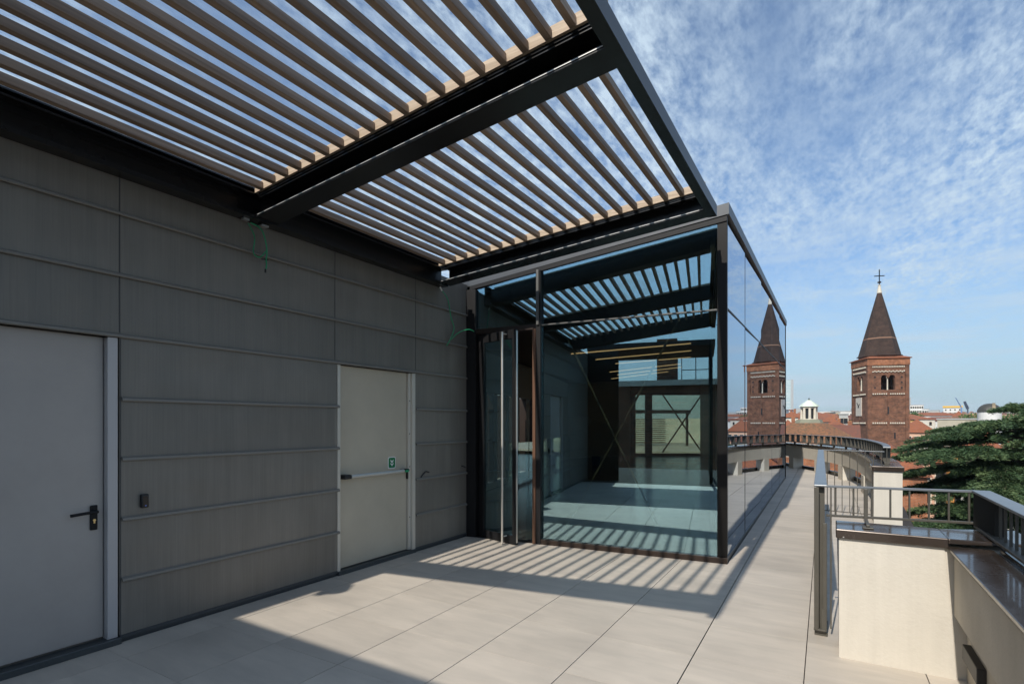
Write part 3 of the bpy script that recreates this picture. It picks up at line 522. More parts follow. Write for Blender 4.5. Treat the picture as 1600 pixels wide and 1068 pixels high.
# roof with fascia
def zr(x, y): return max(ztop(x, y), 2.95)
roofp = [(FL.x, FL.y - .012), (FC.x + .02, FC.y - .018), (SE.x + .02, SE.y + .02), (-2.2, 19.7), (-5.0, 25.7), (-8.3, 23.8), (-10, 20.5), (-7.9, 13.7), (-6.8, 9.6), (-5.9, 6.9), (-5.0, 5.75)]
link('roof', MB().prism(roofp, lambda x, y: zr(x, y) + .034, lambda x, y: zr(x, y) + .155), fasc, gp)
ceilm = wood_mat('bronze_ceiling', (.115, .075, .045), (.085, .055, .034), 'x')
inn = [(FL.x + .02, FL.y + .13), (FC.x - .06, FC.y + .13), (SE.x - .06, SE.y), (-2.42, 19.6), (-5.05, 25.35), (-7.95, 23.5), (-9.6, 20.5), (-7.6, 13.8), (-6.5, 9.6), (-5.65, 7.05), (-4.85, 5.85)]
link('ceiling', MB().prism(inn, lambda x, y: zr(x, y) - .10, lambda x, y: zr(x, y) - .0), ceilm, gp)
floorm = mat('polished_floor', (.13, .13, .125), .18, col2=(.10, .10, .10), nscale=.8)
inn2 = [(FL.x + .02, FL.y + .03), (FC.x - .03, FC.y + .03), (SE.x - .05, SE.y), (-2.42, 19.6), (-5.05, 25.35), (-7.95, 23.5), (-9.6, 20.5), (-7.6, 13.8), (-6.5, 9.6), (-5.65, 7.05), (-4.85, 5.85)]
link('floor', MB().prism(inn2, -.02, .004), floorm, gp)
wallm = mat('interior_plaster', (.72, .70, .62), .8, col2=(.68, .66, .58), nscale=.7)
def iw(a, b, z0, z1, m=wallm, w=.15, name='inner_wall', off=0): return link(name, MB().obox(a, b, -w, z0, z1, -off), m, gp)
P = PLAN
iw(P[9], P[10], 0, 3.0); iw((P[10].x, P[10].y + .12), (FL.x - .06, FL.y + .16), 0, 3.1); iw(P[8], P[9], 0, 3.1)
wd = (P[7] - P[8])
for t0, t1 in ((0, .06), (.16, .22), (.38, .44), (.60, .66), (.82, .90), (.97, 1.0)):
    link('window_pier', MB().obox(P[8] + wd * t0, P[8] + wd * t1, .25, .14, 2.2, 0), bronze, gp)
link('inner_wall', MB().obox(P[8], P[7], .15, 2.2, 3.25).obox(P[8], P[7], .15, 0, .14), wallm, gp)
link('inner_wall', MB().obox(P[7], P[6], .15, 0, 3.6), wallm, gp)
link('inner_wall', MB().obox(P[6], P[5], .15, 0, 3.9), wallm, gp)
# end glazing
gd = P[4] - P[5]; A0 = P[5]
gf = MB()
for t0, t1 in ((0, .07), (.20, .29), (.96, 1.0)): gf.obox(A0 + gd * t0, A0 + gd * t1, .12, 0, 2.9)
gf.obox(A0, P[4], .12, 2.80, 2.9).obox(A0, P[4], .12, 0, .12)
link('end_frame', gf, blackm, gp); link('inner_wall', MB().obox(A0, P[4], .14, 2.9, 4.4), ceilm, gp)
link('end_glass', MB().obox(A0 + gd * .07, A0 + gd * .20, .01, .12, 2.8, .05).obox(A0 + gd * .29, A0 + gd * .96, .01, .12, 2.8, .05), glassc, gp)
xr_ = MB()
for a, b in ((.40, .93), (.93, .40)):
    p, q = A0 + gd * a, A0 + gd * b; xr_.tube([(p.x, p.y + .3, .15), (q.x, q.y + .3, 2.85)], .035, 6)
link('end_brace', xr_, dark, gp)
link('inner_wall', MB().obox(P[3], P[4], .25, 0, 4.2), mat('brown_panel', (.16, .115, .07), .5), gp)
link('inner_wall', MB().obox(P[2], P[3], .25, 0, 4.2), MATS['brown_panel'], gp)
# diagonal tie rods behind the front glass
for (a, b) in (((-3.02, 2.75), (-1.72, .10)), ((-1.52, 2.80), (-2.98, .10))):
    ya_, yb_ = front(a[0]) + .36, front(b[0]) + .36
    link('tie_rod', MB().tube([(a[0], ya_, a[1]), (b[0], yb_, b[1])], .014, 8), mat('rod_steel', (.20, .17, .14), .35, .6), gp)
ledm = bpy.data.materials.new('strip_light'); ledm.use_nodes = True; b_ = ledm.node_tree.nodes['Principled BSDF']; b_.inputs['Base Color'].default_value = (.5, .35, .2, 1); b_.inputs['Emission Color'].default_value = (1, .62, .33, 1); b_.inputs['Emission Strength'].default_value = .9
for (a, b) in (((-5.70, 12.3), (-3.34, 14.9)), ((-5.85, 14.3), (-3.72, 16.6)), ((-5.95, 16.2), (-4.15, 18.5)), ((-8.0, 21.2), (-6.0, 22.6)), ((-7.3, 20.0), (-5.2, 21.6)), ((-7.0, 18.4), (-4.9, 20.2))):
    link('strip_light', MB().obox(a, b, .07, zr(*a) - .125, zr(*a) - .101, 0, zr(*b) - .125, zr(*b) - .101), ledm, gp)
# interior glass stair guard and bucket
sg_ = thing('stair_guard', 'clear greenish glass stair guard inside the pavilion near the left wall', 'balustrade', (-6.3, 12, 0))
ga, gb = Vector((-6.15, 9.9)), Vector((-7.9, 16.9))
for k in range(4):
    a, b = ga + (gb - ga) * (k / 4 + .005), ga + (gb - ga) * ((k + 1) / 4 - .005)
    link('glass_panel', MB().obox(a, b, .016, .05, 1.05), glassc, sg_)
link('base_channel', MB().obox(ga, gb, .06, .004, .06, -.02), dark, sg_)
bk = thing('blue_bucket', 'blue plastic bucket standing on the floor inside the pavilion', 'bucket', (-7.3, 17.8, .004))
link('pail', MB().cone((-7.3, 17.8), .13, .17, .004, .32, 20), mat('blue_plastic', (.02, .10, .38), .4), bk)
link('handle', MB().tube([(-7.3 - .17, 17.8, .30), (-7.3, 17.8 - .02, .42), (-7.3 + .17, 17.8, .30)], .006, 6), steel, bk)

# ------------------------------------------------------------------ parapets, piers
pr1 = thing('parapet_wall', 'cream parapet beam with dark metal coping beside the near railing', 'parapet', (.7, 1, 0))
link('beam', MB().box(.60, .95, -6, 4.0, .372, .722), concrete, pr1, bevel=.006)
link('chamfer', MB().hexa([(.60, -6, .722), (.95, -6, .722), (.95, 4.0, .722), (.60, 4.0, .722), (.572, -6, .762), (.95, -6, .762), (.95, 4.0, .762), (.572, 4.0, .762)]), stucco, pr1)
link('coping', MB().box(.568, .775, -6, 3.995, .763, .780).box(.775, .80, -6, 3.995, .745, .763).box(.80, 1.02, -6, 3.995, .763, .790), coping, pr1, bevel=.004)
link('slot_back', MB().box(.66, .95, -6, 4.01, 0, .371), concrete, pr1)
ob = MB().box(.62, .66, 3.54, 3.90, .165, .25).box(.63, .66, 3.72, 3.96, .315, .371)
links('junction_box', ob, rubber, pr1, bevel=.004)
p1 = thing('parapet_pier', 'cream square pier with dark brown coping nearest the camera', 'pier', (.3, 4.3, 0), 'parapet piers')
link('shaft', MB().hexa([(.026, 4.0, 0), (.612, 4.0, 0), (.612, 4.31, 0), (.026, 4.31, 0), (.026, 4.0, .765), (.556, 4.0, .765), (.60, 4.31, .765), (.026, 4.31, .765)]).box(.50, .95, 4.012, 4.30, 0, .763).box(.62, .95, 4.301, 4.56, 0, .72), stucco, p1)
cp = MB().box(.008, .572, 3.975, 4.33, .768, .826).hexa([(.572, 3.975, .794), (1.0, 4.10, .794), (1.0, 4.6, .794), (.572, 4.33, .794), (.572, 3.976, .825), (1.0, 4.10, .81), (1.0, 4.6, .81), (.572, 4.33, .825)])
link('coping', cp, coping, p1, bevel=.006)
link('screw', MB().cone((.05, 3.972), .005, .004, .775, .781, 8), steel, p1)
p2 = thing('parapet_pier', 'white sunlit pier with brown coping at the far end of the long railing', 'pier', (.7, 9.8, 0), 'parapet piers')
link('shaft', MB().box(.505, .855, 9.6, 10.1, -.02, .79), stucco, p2); link('coping', MB().box(.48, .875, 9.57, 10.12, .79, .862), coping, p2, bevel=.006)
cj = MB()
for y in (2.2, .2, -1.8): cj.box(.566, .776, y - .003, y + .003, .7795, .7815).box(.799, 1.021, y - .003, y + .003, .7895, .7915)
links('cap_joint', cj, rubber, pr1)
# curved parapet beyond
cpw = thing('curved_parapet', 'curved cream parapet with slots and dark coping at the end of the walkway', 'parapet', (0, 17, 0))
arc = curve([(x, y, 0) for x, y in ARC], 6)
ab = MB(); ac = MB(); af = MB(); ak = MB()
def offp(i, w):
    p = arc[i]; d = (arc[min(i + 1, len(arc) - 1)] - arc[max(i - 1, 0)]).normalized(); return p + Vector((d.y, -d.x, 0)) * w
def seg(mb, i, w0, w1, z0, z1):
    a, b, c, d = offp(i, w0), offp(i + 1, w0), offp(i + 1, w1), offp(i, w1)
    mb.hexa([(q.x, q.y, z) for z in (z0, z1) for q in (a, b, c, d)])
L_ = 0; posts = []
for i in range(3, len(arc) - 1):
    seg(ab, i, 0, .30, .38, .77); seg(ac, i, -.03, .36, .77, .83); seg(ak, i, .26, .34, -.02, .10)
link('beam', ab, stucco, cpw); link('coping', ac, coping, cpw); link('kerb', ak, dark, cpw)
for i in (3, 9, 16, 22, 28, 34):
    if i < len(arc) - 1: seg(af, i, -.02, .30, -.01, .38)
links('foot', af, stucco, cpw)

# ------------------------------------------------------------------ railings
def railing(name, label, path, ztop_, zbot, pitch=.12, fin=(.008, .030), hw=.05, th=.014, base=None, posts=(), thick_ends=False, full=None, loc=None):
    t = thing(name, label, 'railing', loc or (path[0][0], path[0][1], zbot), 'terrace railings')
    P_ = [Vector((p[0], p[1], 0)) for p in path]; top = MB(); bot = MB()
    for a, b in zip(P_[:-1], P_[1:]):
        d = (b - a).normalized(); n = Vector((-d.y, d.x, 0)); e = d * .0
        a_, b_ = a - d * .004, b + d * .004
        top.hexa([tuple(q) for q in [a_ - n * hw + Vector((0, 0, ztop_ - th)), b_ - n * hw + Vector((0, 0, ztop_ - th)), b_ + n * hw + Vector((0, 0, ztop_ - th)), a_ + n * hw + Vector((0, 0, ztop_ - th)),
                                           a_ - n * hw + Vector((0, 0, ztop_)), b_ - n * hw + Vector((0, 0, ztop_)), b_ + n * hw + Vector((0, 0, ztop_)), a_ + n * hw + Vector((0, 0, ztop_))]])
        w2 = hw * .75
        bot.hexa([tuple(q) for q in [a_ - n * w2 + Vector((0, 0, zbot)), b_ - n * w2 + Vector((0, 0, zbot)), b_ + n * w2 + Vector((0, 0, zbot)), a_ + n * w2 + Vector((0, 0, zbot)),
                                           a_ - n * w2 + Vector((0, 0, zbot + th)), b_ - n * w2 + Vector((0, 0, zbot + th)), b_ + n * w2 + Vector((0, 0, zbot + th)), a_ + n * w2 + Vector((0, 0, zbot + th))]])
    link('handrail', top, handm, t, bevel=.003); link('bottom_rail', bot, railm, t, bevel=.002)
    proto = None; s = pitch * .5; tot = 0; c = 0
    for a, b in zip(P_[:-1], P_[1:]):
        ln = (b - a).length; d = (b - a).normalized(); n = Vector((-d.y, d.x, 0)); ang = math.atan2(d.y, d.x)
        while s < ln:
            q = a + d * s
            if proto is None:
                hx_, hy_ = fin; proto = MB().box(-hx_ / 2, hx_ / 2, -hy_ / 2, hy_ / 2, zbot + th, ztop_ - th); me_ = bpy.data.meshes.new('baluster'); me_.from_pydata(proto.v, [], proto.f); me_.materials.append(railm)
            if c < 100:
                o = bpy.data.objects.new('baluster', me_); COL.objects.link(o); o.parent = t; o.location = Vector((q.x, q.y, 0)) - t.location; o.rotation_euler = (0, 0, ang); c += 1
            s += pitch
        s -= ln
    return t
r1 = railing('near_railing', 'grey railing crossing behind the near cream pier', [(-.045, 4.34), (.77, 4.50)], 1.065, .845, pitch=.108, fin=(.010, .010), hw=.011, th=.016)
for x, y in ((.185, 4.385),):
    link('post', MB().box(x - .012, x + .012, y - .022, y + .0, .845, 1.05).box(x - .010, x + .010, y - .30, y - .02, .835, .850).box(x - .030, x + .030, y - .32, y - .24, .827, .835), railm, r1, bevel=.003)
link('baluster', MB().box(-.025, -.015, 4.335, 4.345, .06, 1.05), railm, r1)
r2 = railing('long_railing', 'long low grey railing beside the walkway with wide flat handrail', [(-.083, 4.32), (-.19, 10.15)], 1.067, .028, pitch=.125, fin=(.010, .052), hw=.040, th=.014)
links('end_post', MB().box(-.122, -.092, 4.305, 4.315, .04, 1.05).box(-.068, -.044, 4.31, 4.32, .04, .80).box(-.124, -.05, 4.30, 4.33, .042, .055), railm, r2, bevel=.002)
links('foot', MB().box(-.118, -.098, 4.296, 4.306, .05, .20).box(-.075, -.050, 4.306, 4.316, .05, .20).box(-.12, -.04, 4.335, 4.60, -.0, .027), railm, r2)
r3 = railing('cross_railing', 'thin grey railing joining the long railing to the white pier', [(-.15, 10.16), (.66, 10.02)], 1.067, .06, pitch=.105, fin=(.010, .010), hw=.011, th=.014)
r4 = railing('parapet_railing', 'grey railing with wide flat handrail standing on the near parapet coping', [(.81, 4.50), (.81, -2.5)], 1.067, .825, pitch=.105, fin=(.012, .012), hw=.048, th=.016)
link('end_plate', MB().hexa([(.77, 4.485, .84), (.85, 4.485, .84), (.85, 4.10, .84), (.80, 4.10, .84), (.77, 4.485, 1.05), (.85, 4.485, 1.05), (.85, 4.10, 1.05), (.80, 4.10, 1.05)]), mat('rail_dark', (.03, .028, .024), .7, spec=.2), r4)
links('foot', MB().box(.68, .76, 4.05, 4.10, .79, .81).box(.66, .80, 2.0, 2.05, .79, .80), railm, r4)
rpath = [offp(i, .17) for i in range(2, len(arc))]
r5 = railing('curved_railing', 'curved railing with upright plates on the far parapet', [(p.x, p.y) for p in rpath], 1.13, .87, pitch=.40, fin=(.012, .10), hw=.05, th=.02, loc=(0, 17, .87))
cl_ = 0; stm = MB()
for a, b in zip(rpath[:-1], rpath[1:]):
    ln = (b - a).length; n_ = int(ln / .11)
    for k in range(n_):
        q = a + (b - a) * (k / n_); stm.box(q.x - .005, q.x + .005, q.y - .005, q.y + .005, .88, 1.11)
o = link('thin_bars', stm, railm, r5); o['kind'] = 'stuff'
fm = MB()
for i in range(0, len(rpath), 3): fm.box(rpath[i].x - .03, rpath[i].x + .03, rpath[i].y - .03, rpath[i].y + .03, .83, .87)
links('foot', fm, railm, r5)

# ------------------------------------------------------------------ bell tower
GZ = -20
TD = 112.0; TC = Vector((5.82, 97.19, 0)) * (TD / 80); TSZ = 7.42; TH = R(20)
def tz(v): return EYE + (V0 - v) / F * TD * 1.0
bt = thing('bell_tower', 'square brown brick bell tower with clock and pointed spire beyond the terrace', 'tower', (TC.x, TC.y, GZ))
ux = Vector((cos(TH), sin(TH), 0)); uy = Vector((-sin(TH), cos(TH), 0)); h2 = TSZ / 2
def tw(a, b, z): p = TC + ux * a + uy * b; return (p.x, p.y, z)
def tbox(mb, a0, a1, b0, b1, z0, z1): return mb.hexa([tw(a0, b0, z0), tw(a1, b0, z0), tw(a1, b1, z0), tw(a0, b1, z0), tw(a0, b0, z1), tw(a1, b0, z1), tw(a1, b1, z1), tw(a0, b1, z1)])
zb0, zb1, zE = tz(611), tz(585), tz(563)
sh = MB(); tbox(sh, -h2, h2, -h2, h2, GZ, zb0 - .2); tbox(sh, -h2, h2, -h2, h2, zb1 + .05, zE)
# belfry walls with paired arches, four sides
th_ = .7; ow = 1.15; gap = .32
def belfry(mb, f):
    xs = [-h2, -gap / 2 - 2 * ow / 2 - ow * 0 - .0]
    zs = zb0 - .2; zt = zb1 + .05; spring = zt - .75 - .25
    segs = []
    def ah(x, c): r = ow / 2; return spring + math.sqrt(max(r * r - (x - c) ** 2, 0))
    for c in (-(gap + ow) / 2, (gap + ow) / 2):
        n = 10
        for k in range(n):
            xa = c - ow / 2 + ow * k / n; xb = xa + ow / n; segs.append((xa, xb, ah(xa, c), ah(xb, c)))
    for (xa, xb, za_, zb_) in segs: f(mb, xa, xb, zs + .3, None, za_, zb_, zt, zs)
    for (xa, xb) in ((-h2, -(gap / 2 + ow)), (-gap / 2, gap / 2), (gap / 2 + ow, h2)): f(mb, xa, xb, zt, 'solid', spring if xa == -gap / 2 else None, None, zt, zs)
def face_fn(side):
    def m(a, dpt):
        return {'S': (a, -h2 + dpt), 'N': (a, h2 - dpt), 'E': (h2 - dpt, a), 'W': (-h2 + dpt, a)}[side]
    def f(mb, xa, xb, zlow, kind, za_, zb_, zt, zs):
        e = th_ if side in 'EW' else 0
        if kind == 'solid':
            z0 = zs
            if za_ is not None: z0 = za_ - .1
            p = [m(xa, 0), m(xb, 0), m(xb, th_), m(xa, th_)]; mb.hexa([tw(*q, z0) for q in p] + [tw(*q, zt) for q in p]);
            if za_ is not None: mb.hexa([tw(*q, zs) for q in p] + [tw(*q, zs + .3) for q in p])
        else:
            p = [m(xa, 0), m(xb, 0), m(xb, th_), m(xa, th_)]
            zz_ = [za_, zb_, zb_, za_]; mb.hexa([tw(*q, z) for q, z in zip(p, zz_)] + [tw(*q, zt) for q in p]); mb.hexa([tw(*q, zs) for q in p] + [tw(*q, zlow) for q in p])
    return f
for sd in 'SNEW': belfry(sh, face_fn(sd))
for sx in (-1, 1):
    for sy in (-1, 1):   # corner pilasters and middle pilasters
        a0, a1 = sorted((sx * (h2 - .55), sx * (h2 + .12))); b0, b1 = sorted((sy * (h2 - .55), sy * (h2 + .12))); tbox(sh, a0, a1, b0, b1, GZ, zE)
link('shaft', sh, brick, bt)
pm = MB()
for v0, v1 in ((619, 657), (663, 702), (709, 760)):
    for s in (-1, 1):
        tbox(pm, -.12, .12, *sorted((s * h2, s * (h2 + .08))), tz(v1), tz(v0)); tbox(pm, *sorted((s * h2, s * (h2 + .08))), -.12, .12, tz(v1), tz(v0))
for v0, v1 in ((613, 618), (656.5, 663), (702, 709), (566, 573)):
    e = .1 if v0 > 600 else .14; tbox(pm, -h2 - e, h2 + e, -h2 - e, h2 + e, tz(v1), tz(v1) + (v1 - v0) * .1)
links('string_course', pm, brickr if False else brick, bt)
rc = MB(); tbox(rc, -h2 - .2, h2 + .2, -h2 - .2, h2 + .2, tz(573), zE); link('red_band', rc, brickr, bt)
fr = MB()
def dots(v, n, w, hgt, zig=False):
    for sd in ('S', 'W', 'N', 'E'):
        m = {'S': lambda a, d: (a, -h2 - d), 'N': lambda a, d: (a, h2 + d), 'E': lambda a, d: (h2 + d, a), 'W': lambda a, d: (-h2 - d, a)}[sd]
        for k in range(n):
            c = -h2 + .7 + (TSZ - 1.4) * (k + .5) / n
            if abs(c) < .25 and not zig and v > 600: continue
            pp = [m(c - w / 2, .0), m(c + w / 2, .0), m(c + w / 2, .225), m(c - w / 2, .225)]; z = tz(v) + (.13 if zig and k % 2 else 0)
            fr.hexa([tw(*q, z - hgt / 2) for q in pp] + [tw(*q, z + hgt / 2) for q in pp])
dots(575.5, 20, .14, .28); dots(583, 18, .22, .22, True); dots(616.5, 15, .20, .26); dots(660.5, 15, .22, .28); dots(706.5, 15, .22, .28)
link('white_frieze', fr, stone, bt)
cr = MB(); tbox(cr, -h2 - .45, h2 + .45, -h2 - .45, h2 + .45, zE, zE + .16)
cr.add([tw(-h2 - .45, -h2 - .45, zE + .16), tw(h2 + .45, -h2 - .45, zE + .16), tw(h2 + .45, h2 + .45, zE + .16), tw(-h2 - .45, h2 + .45, zE + .16), tw(-h2 + .6, -h2 + .6, zE + .55), tw(h2 - .6, -h2 + .6, zE + .55), tw(h2 - .6, h2 - .6, zE + .55), tw(-h2 + .6, h2 - .6, zE + .55)], [(0, 1, 5, 4), (1, 2, 6, 5), (2, 3, 7, 6), (3, 0, 4, 7), (4, 5, 6, 7), (3, 2, 1, 0)])
link('cornice', cr, terra, bt)
zs0 = zE + .5; za1 = tz(458)
dr = MB().cone(TC, 3.72, 3.72, zE + .3, zs0 + .25, 8, TH + R(22.5)); link('drum', dr, brick, bt)
sp_ = MB().cone(TC, 4.08, 3.98, zs0 + .25, zs0 + .45, 8, TH + R(22.5)).cone(TC, 3.80, .42, zs0 + .45, za1, 8, TH + R(22.5))
link('spire', sp_, brickd, bt)
zbn = tz(530); fb_ = 3.80 + (.42 - 3.80) * (zbn - zs0 - .45) / (za1 - zs0 - .45)
link('spire_band', MB().cone(TC, fb_ + .06, fb_ + .03, zbn - .12, zbn + .12, 8, TH + R(22.5)), mat('spire_band', (.26, .15, .10), .9), bt)
link('finial', MB().cone(TC, .50, .20, za1, tz(446), 10).cone(TC, .30, .30, tz(446), tz(445), 10), stone, bt)
zc = tz(421)
cx = MB().tube([(TC.x, TC.y, tz(446)), (TC.x, TC.y, zc)], .11, 6).tube([(TC.x - .95 * cos(TH), TC.y - .95 * sin(TH), tz(431)), (TC.x + .95 * cos(TH), TC.y + .95 * sin(TH), tz(431))], .10, 6).cone(TC, .34, .34, tz(442), tz(440), 8)
link('cross', cx, dark, bt)
cm_ = MB(); cl2 = MB()
for s in (-1, 1):
    for q in ((0, s * (h2 - .3)), (s * (h2 - .3), 0)):
        p = TC + ux * q[0] + uy * q[1]; cm_.cone(p, .13, .11, zb0 + .05, zb1 - 1.15, 8).cone(p, .14, .30, zb1 - 1.15, zb1 - .75, 8).cone(p, .24, .14, zb0 - .0, zb0 + .2, 8)
link('belfry_column', cm_, stone, bt)
# clock on the left face (W side is -ux)
ck = MB().hexa([tw(-h2 - .10, a, z) for a, z in ()] or [tw(-h2 - .0, -.95, tz(649.5)), tw(-h2 - .10, -.95, tz(649.5)), tw(-h2 - .10, 1.75, tz(649.5)), tw(-h2, 1.75, tz(649.5)), tw(-h2, -.95, tz(621)), tw(-h2 - .10, -.95, tz(621)), tw(-h2 - .10, 1.75, tz(621)), tw(-h2, 1.75, tz(621))])
clk = link('clock_face', ck, mat('clock_plaster', (.60, .54, .46), .8), bt)
zcc = tz(634.5)
def hand(a, l, w_):
    da, dz = -sin(a), cos(a); pa, pz = cos(a), sin(a); x = -h2 - .16; c0 = .42
    pts = [(-w_, -.35), (w_, -.35), (w_, l), (-w_, l)]
    def T(s, t, x_): return tw(x_, c0 + pa * s + da * t, zcc + pz * s + dz * t)
    return MB().hexa([T(s, t, x) for s, t in pts] + [T(s, t, x + .05) for s, t in pts])
link('clock_hand', hand(R(-40) * -1 * -1, 1.15, .07), blackm, clk); link('clock_hand', hand(R(135 - 90), .7, .09), blackm, clk)
sl_ = MB()
for v0, v1, a in ((636, 647, .0), (675, 684, 1.2)):
    tbox(sl_, a - .13 - .9 * 0, a + .13, -h2 - .13, -h2 - .02, tz(v1), tz(v0)); 
for v0, a in ((702, .7), (702, 2.4), (590, 2.45), (598, 2.45), (606, 2.45), (590, -2.45), (606, -2.45)): tbox(sl_, a - .14, a + .14, -h2 - .12, -h2 - .02, tz(v0 + 2), tz(v0))
tbox(sl_, -h2 - .12, -h2 - .02, .9, 1.2, tz(684), tz(681)); tbox(sl_, -h2 - .12, -h2 - .02, 0.1, .4, tz(620), tz(617.5))
links('slit_window', sl_, darkhole, bt)
link('bell', MB().cone(TC, .75, .35, zb0 + .3, zb0 + 1.5, 14).cone(TC, .05, .05, zb0 + 1.5, zb1, 6), mat('bell_bronze', (.06, .05, .035), .5, .6), bt)

# ------------------------------------------------------------------ church crossing with lantern
LD = 62.0; lc = at(1264, 661, LD); lc.z = 0
def lz(v, d=LD): return EYE + (V0 - v) / F * d
ch = thing('octagonal_church', 'low octagonal brick church roof with old mossy tiles beside the bell tower', 'church', (lc.x, lc.y, GZ))
link('wall', MB().cone(lc, 8.2 * .62, 8.2 * .62, GZ, lz(689.5), 8, R(30)), brickr, ch)
link('roof', MB().cone(lc, 5.75, 1.9, lz(690), lz(660.5), 8, R(30)).cone(lc, 5.85, 5.75, lz(691), lz(690), 8, R(30)), terrao, ch)
ln = thing('church_lantern', 'small stone lantern with pale copper cap on top of the octagonal church roof', 'lantern', (lc.x, lc.y, lz(661)))
link('base', MB().cone(lc, 1.5, 1.3, lz(660.5), lz(655), 8, R(8)), mat('mossy_stone', (.22, .22, .16), .9), ln)
link('core', MB().cone(lc, .60, .60, lz(655), lz(636), 8, R(8)), darkhole, ln)
cmb_ = MB()
for k in range(8):
    a = R(8) + 2 * pi * k / 8; p = lc + Vector((cos(a), sin(a), 0)) * .76; cmb_.cone(p, .15, .13, lz(655), lz(637.5), 8)
cmb_.cone(lc, .90, .90, lz(637.5), lz(635), 8, R(8)).cone(lc, .96, .96, lz(656), lz(654), 8, R(8))
link('column', cmb_, stone, ln)
link('cap', MB().cone(lc, 1.08, 1.0, lz(635), lz(633.5), 8, R(8)).cone(lc, 1.0, .60, lz(633.5), lz(629), 8, R(8)).cone(lc, .60, .14, lz(629), lz(624.5), 8, R(8)), copper, ln)
link('finial', MB().cone(lc, .14, .05, lz(624.5), lz(622.5), 8).cone(lc, .02, .02, lz(622.5), lz(620.5), 5), dark, ln)

# ------------------------------------------------------------------ houses
def house(name, label, u0, u1, vtop, d, wall='cream', roof='hip', rm=None, rise=3.0, depth=None, rot=None, cat='house', group=None, veave=None, win=True, win_h=1.5, ground=GZ, eave=.5, flat_h=.3, wcols=None, wrows=3):
    """stands at depth d, spans u0..u1, ridge at vtop"""
    c0, c1 = at(u0, V0, d), at(u1, V0, d); mid = (c0 + c1) / 2; ry = Vector((mid.x, mid.y, 0)).normalized()
    W_ = (c1 - c0).dot(Vector((ry.y, -ry.x, 0))); yd = math.atan2(-ry.x, ry.y) + (rot or 0)
    dp = depth or W_ * .7; xx = Vector((cos(yd), sin(yd), 0)); yy = Vector((-sin(yd), cos(yd), 0)); cen = mid + yy * dp / 2
    zt = EYE + (V0 - vtop) / F * d; ze = zt - rise if roof != 'flat' else zt
    t = thing(name, label, cat, (cen.x, cen.y, ground), group)
    def q(a, b, z): p = cen + xx * a + yy * b; return (p.x, p.y, z)
    hw_, hd_ = W_ / 2, dp / 2
    bx = [q(-hw_, -hd_, ground), q(hw_, -hd_, ground), q(hw_, hd_, ground), q(-hw_, hd_, ground), q(-hw_, -hd_, ze), q(hw_, -hd_, ze), q(hw_, hd_, ze), q(-hw_, hd_, ze)]
    link('wall', MB().hexa(bx), WALLM.get(wall) or MATS.get(wall) or wall, t)
    rm = rm or terra; e = eave; A, B = hw_ + e, hd_ + e
    if roof == 'hip':
        k = min(A, B) * .9
        if A >= B: r0, r1 = q(-A + k, 0, zt), q(A - k, 0, zt)
        else: r0, r1 = q(0, -B + k, zt), q(0, B - k, zt)
        e_ = [q(-A, -B, ze), q(A, -B, ze), q(A, B, ze), q(-A, B, ze), r0, r1]
        fs = [(0, 1, 5, 4), (2, 3, 4, 5), (1, 2, 5), (3, 0, 4), (3, 2, 1, 0)] if A >= B else [(0, 1, 4), (1, 2, 5, 4), (2, 3, 5), (3, 0, 4, 5), (3, 2, 1, 0)]
        link('roof', MB().add(e_, fs), rm, t)
    elif roof == 'gable':
        e_ = [q(-A, -B, ze), q(A, -B, ze), q(A, B, ze), q(-A, B, ze), q(-A, 0, zt), q(A, 0, zt)]
        link('roof', MB().add(e_, [(0, 1, 5, 4), (2, 3, 4, 5), (1, 2, 5), (3, 0, 4), (3, 2, 1, 0)]), rm, t)
    elif roof == 'flat':
        link('parapet', MB().hexa([q(-hw_ - .2, -hd_ - .2, zt), q(hw_ + .2, -hd_ - .2, zt), q(hw_ + .2, hd_ + .2, zt), q(-hw_ - .2, hd_ + .2, zt), q(-hw_ - .2, -hd_ - .2, zt + flat_h), q(hw_ + .2, -hd_ - .2, zt + flat_h), q(hw_ + .2, hd_ + .2, zt + flat_h), q(-hw_ - .2, hd_ + .2, zt + flat_h)]), WALLM['grey'], t)
    if win:
        nc = wcols or max(2, int(W_ / 3.2))
        for r_ in range(wrows):
            z1 = ze - 1.1 - r_ * 3.3
            if z1 - win_h < ground + 1: break
            for c_ in range(nc):
                a = -hw_ + W_ * (c_ + .5) / nc
                f_ = link('window', MB().hexa([q(a - .62, -hd_ - .09, z1 - win_h - .1), q(a + .62, -hd_ - .09, z1 - win_h - .1), q(a + .62, -hd_ - .002, z1 - win_h - .1), q(a - .62, -hd_ - .002, z1 - win_h - .1), q(a - .62, -hd_ - .09, z1 + .1), q(a + .62, -hd_ - .09, z1 + .1), q(a + .62, -hd_ - .002, z1 + .1), q(a - .62, -hd_ - .002, z1 + .1)]), stone, t)
                link('pane', MB().hexa([q(a - .48, -hd_ - .14, z1 - win_h), q(a + .48, -hd_ - .14, z1 - win_h), q(a + .48, -hd_ - .092, z1 - win_h), q(a - .48, -hd_ - .092, z1 - win_h), q(a - .48, -hd_ - .14, z1), q(a + .48, -hd_ - .14, z1), q(a + .48, -hd_ - .092, z1), q(a - .48, -hd_ - .092, z1)]), darkhole, f_)
    return t, q, (hw_, hd_, zt, ze)
def chimney(t, q, a, b, z0, z1, s=.5):
    link('chimney', MB().hexa([q(a - s, b - s, z0), q(a + s, b - s, z0), q(a + s, b + s, z0), q(a - s, b + s, z0), q(a - s, b - s, z1), q(a + s, b - s, z1), q(a + s, b + s, z1), q(a - s, b + s, z1)]), brickr, t)

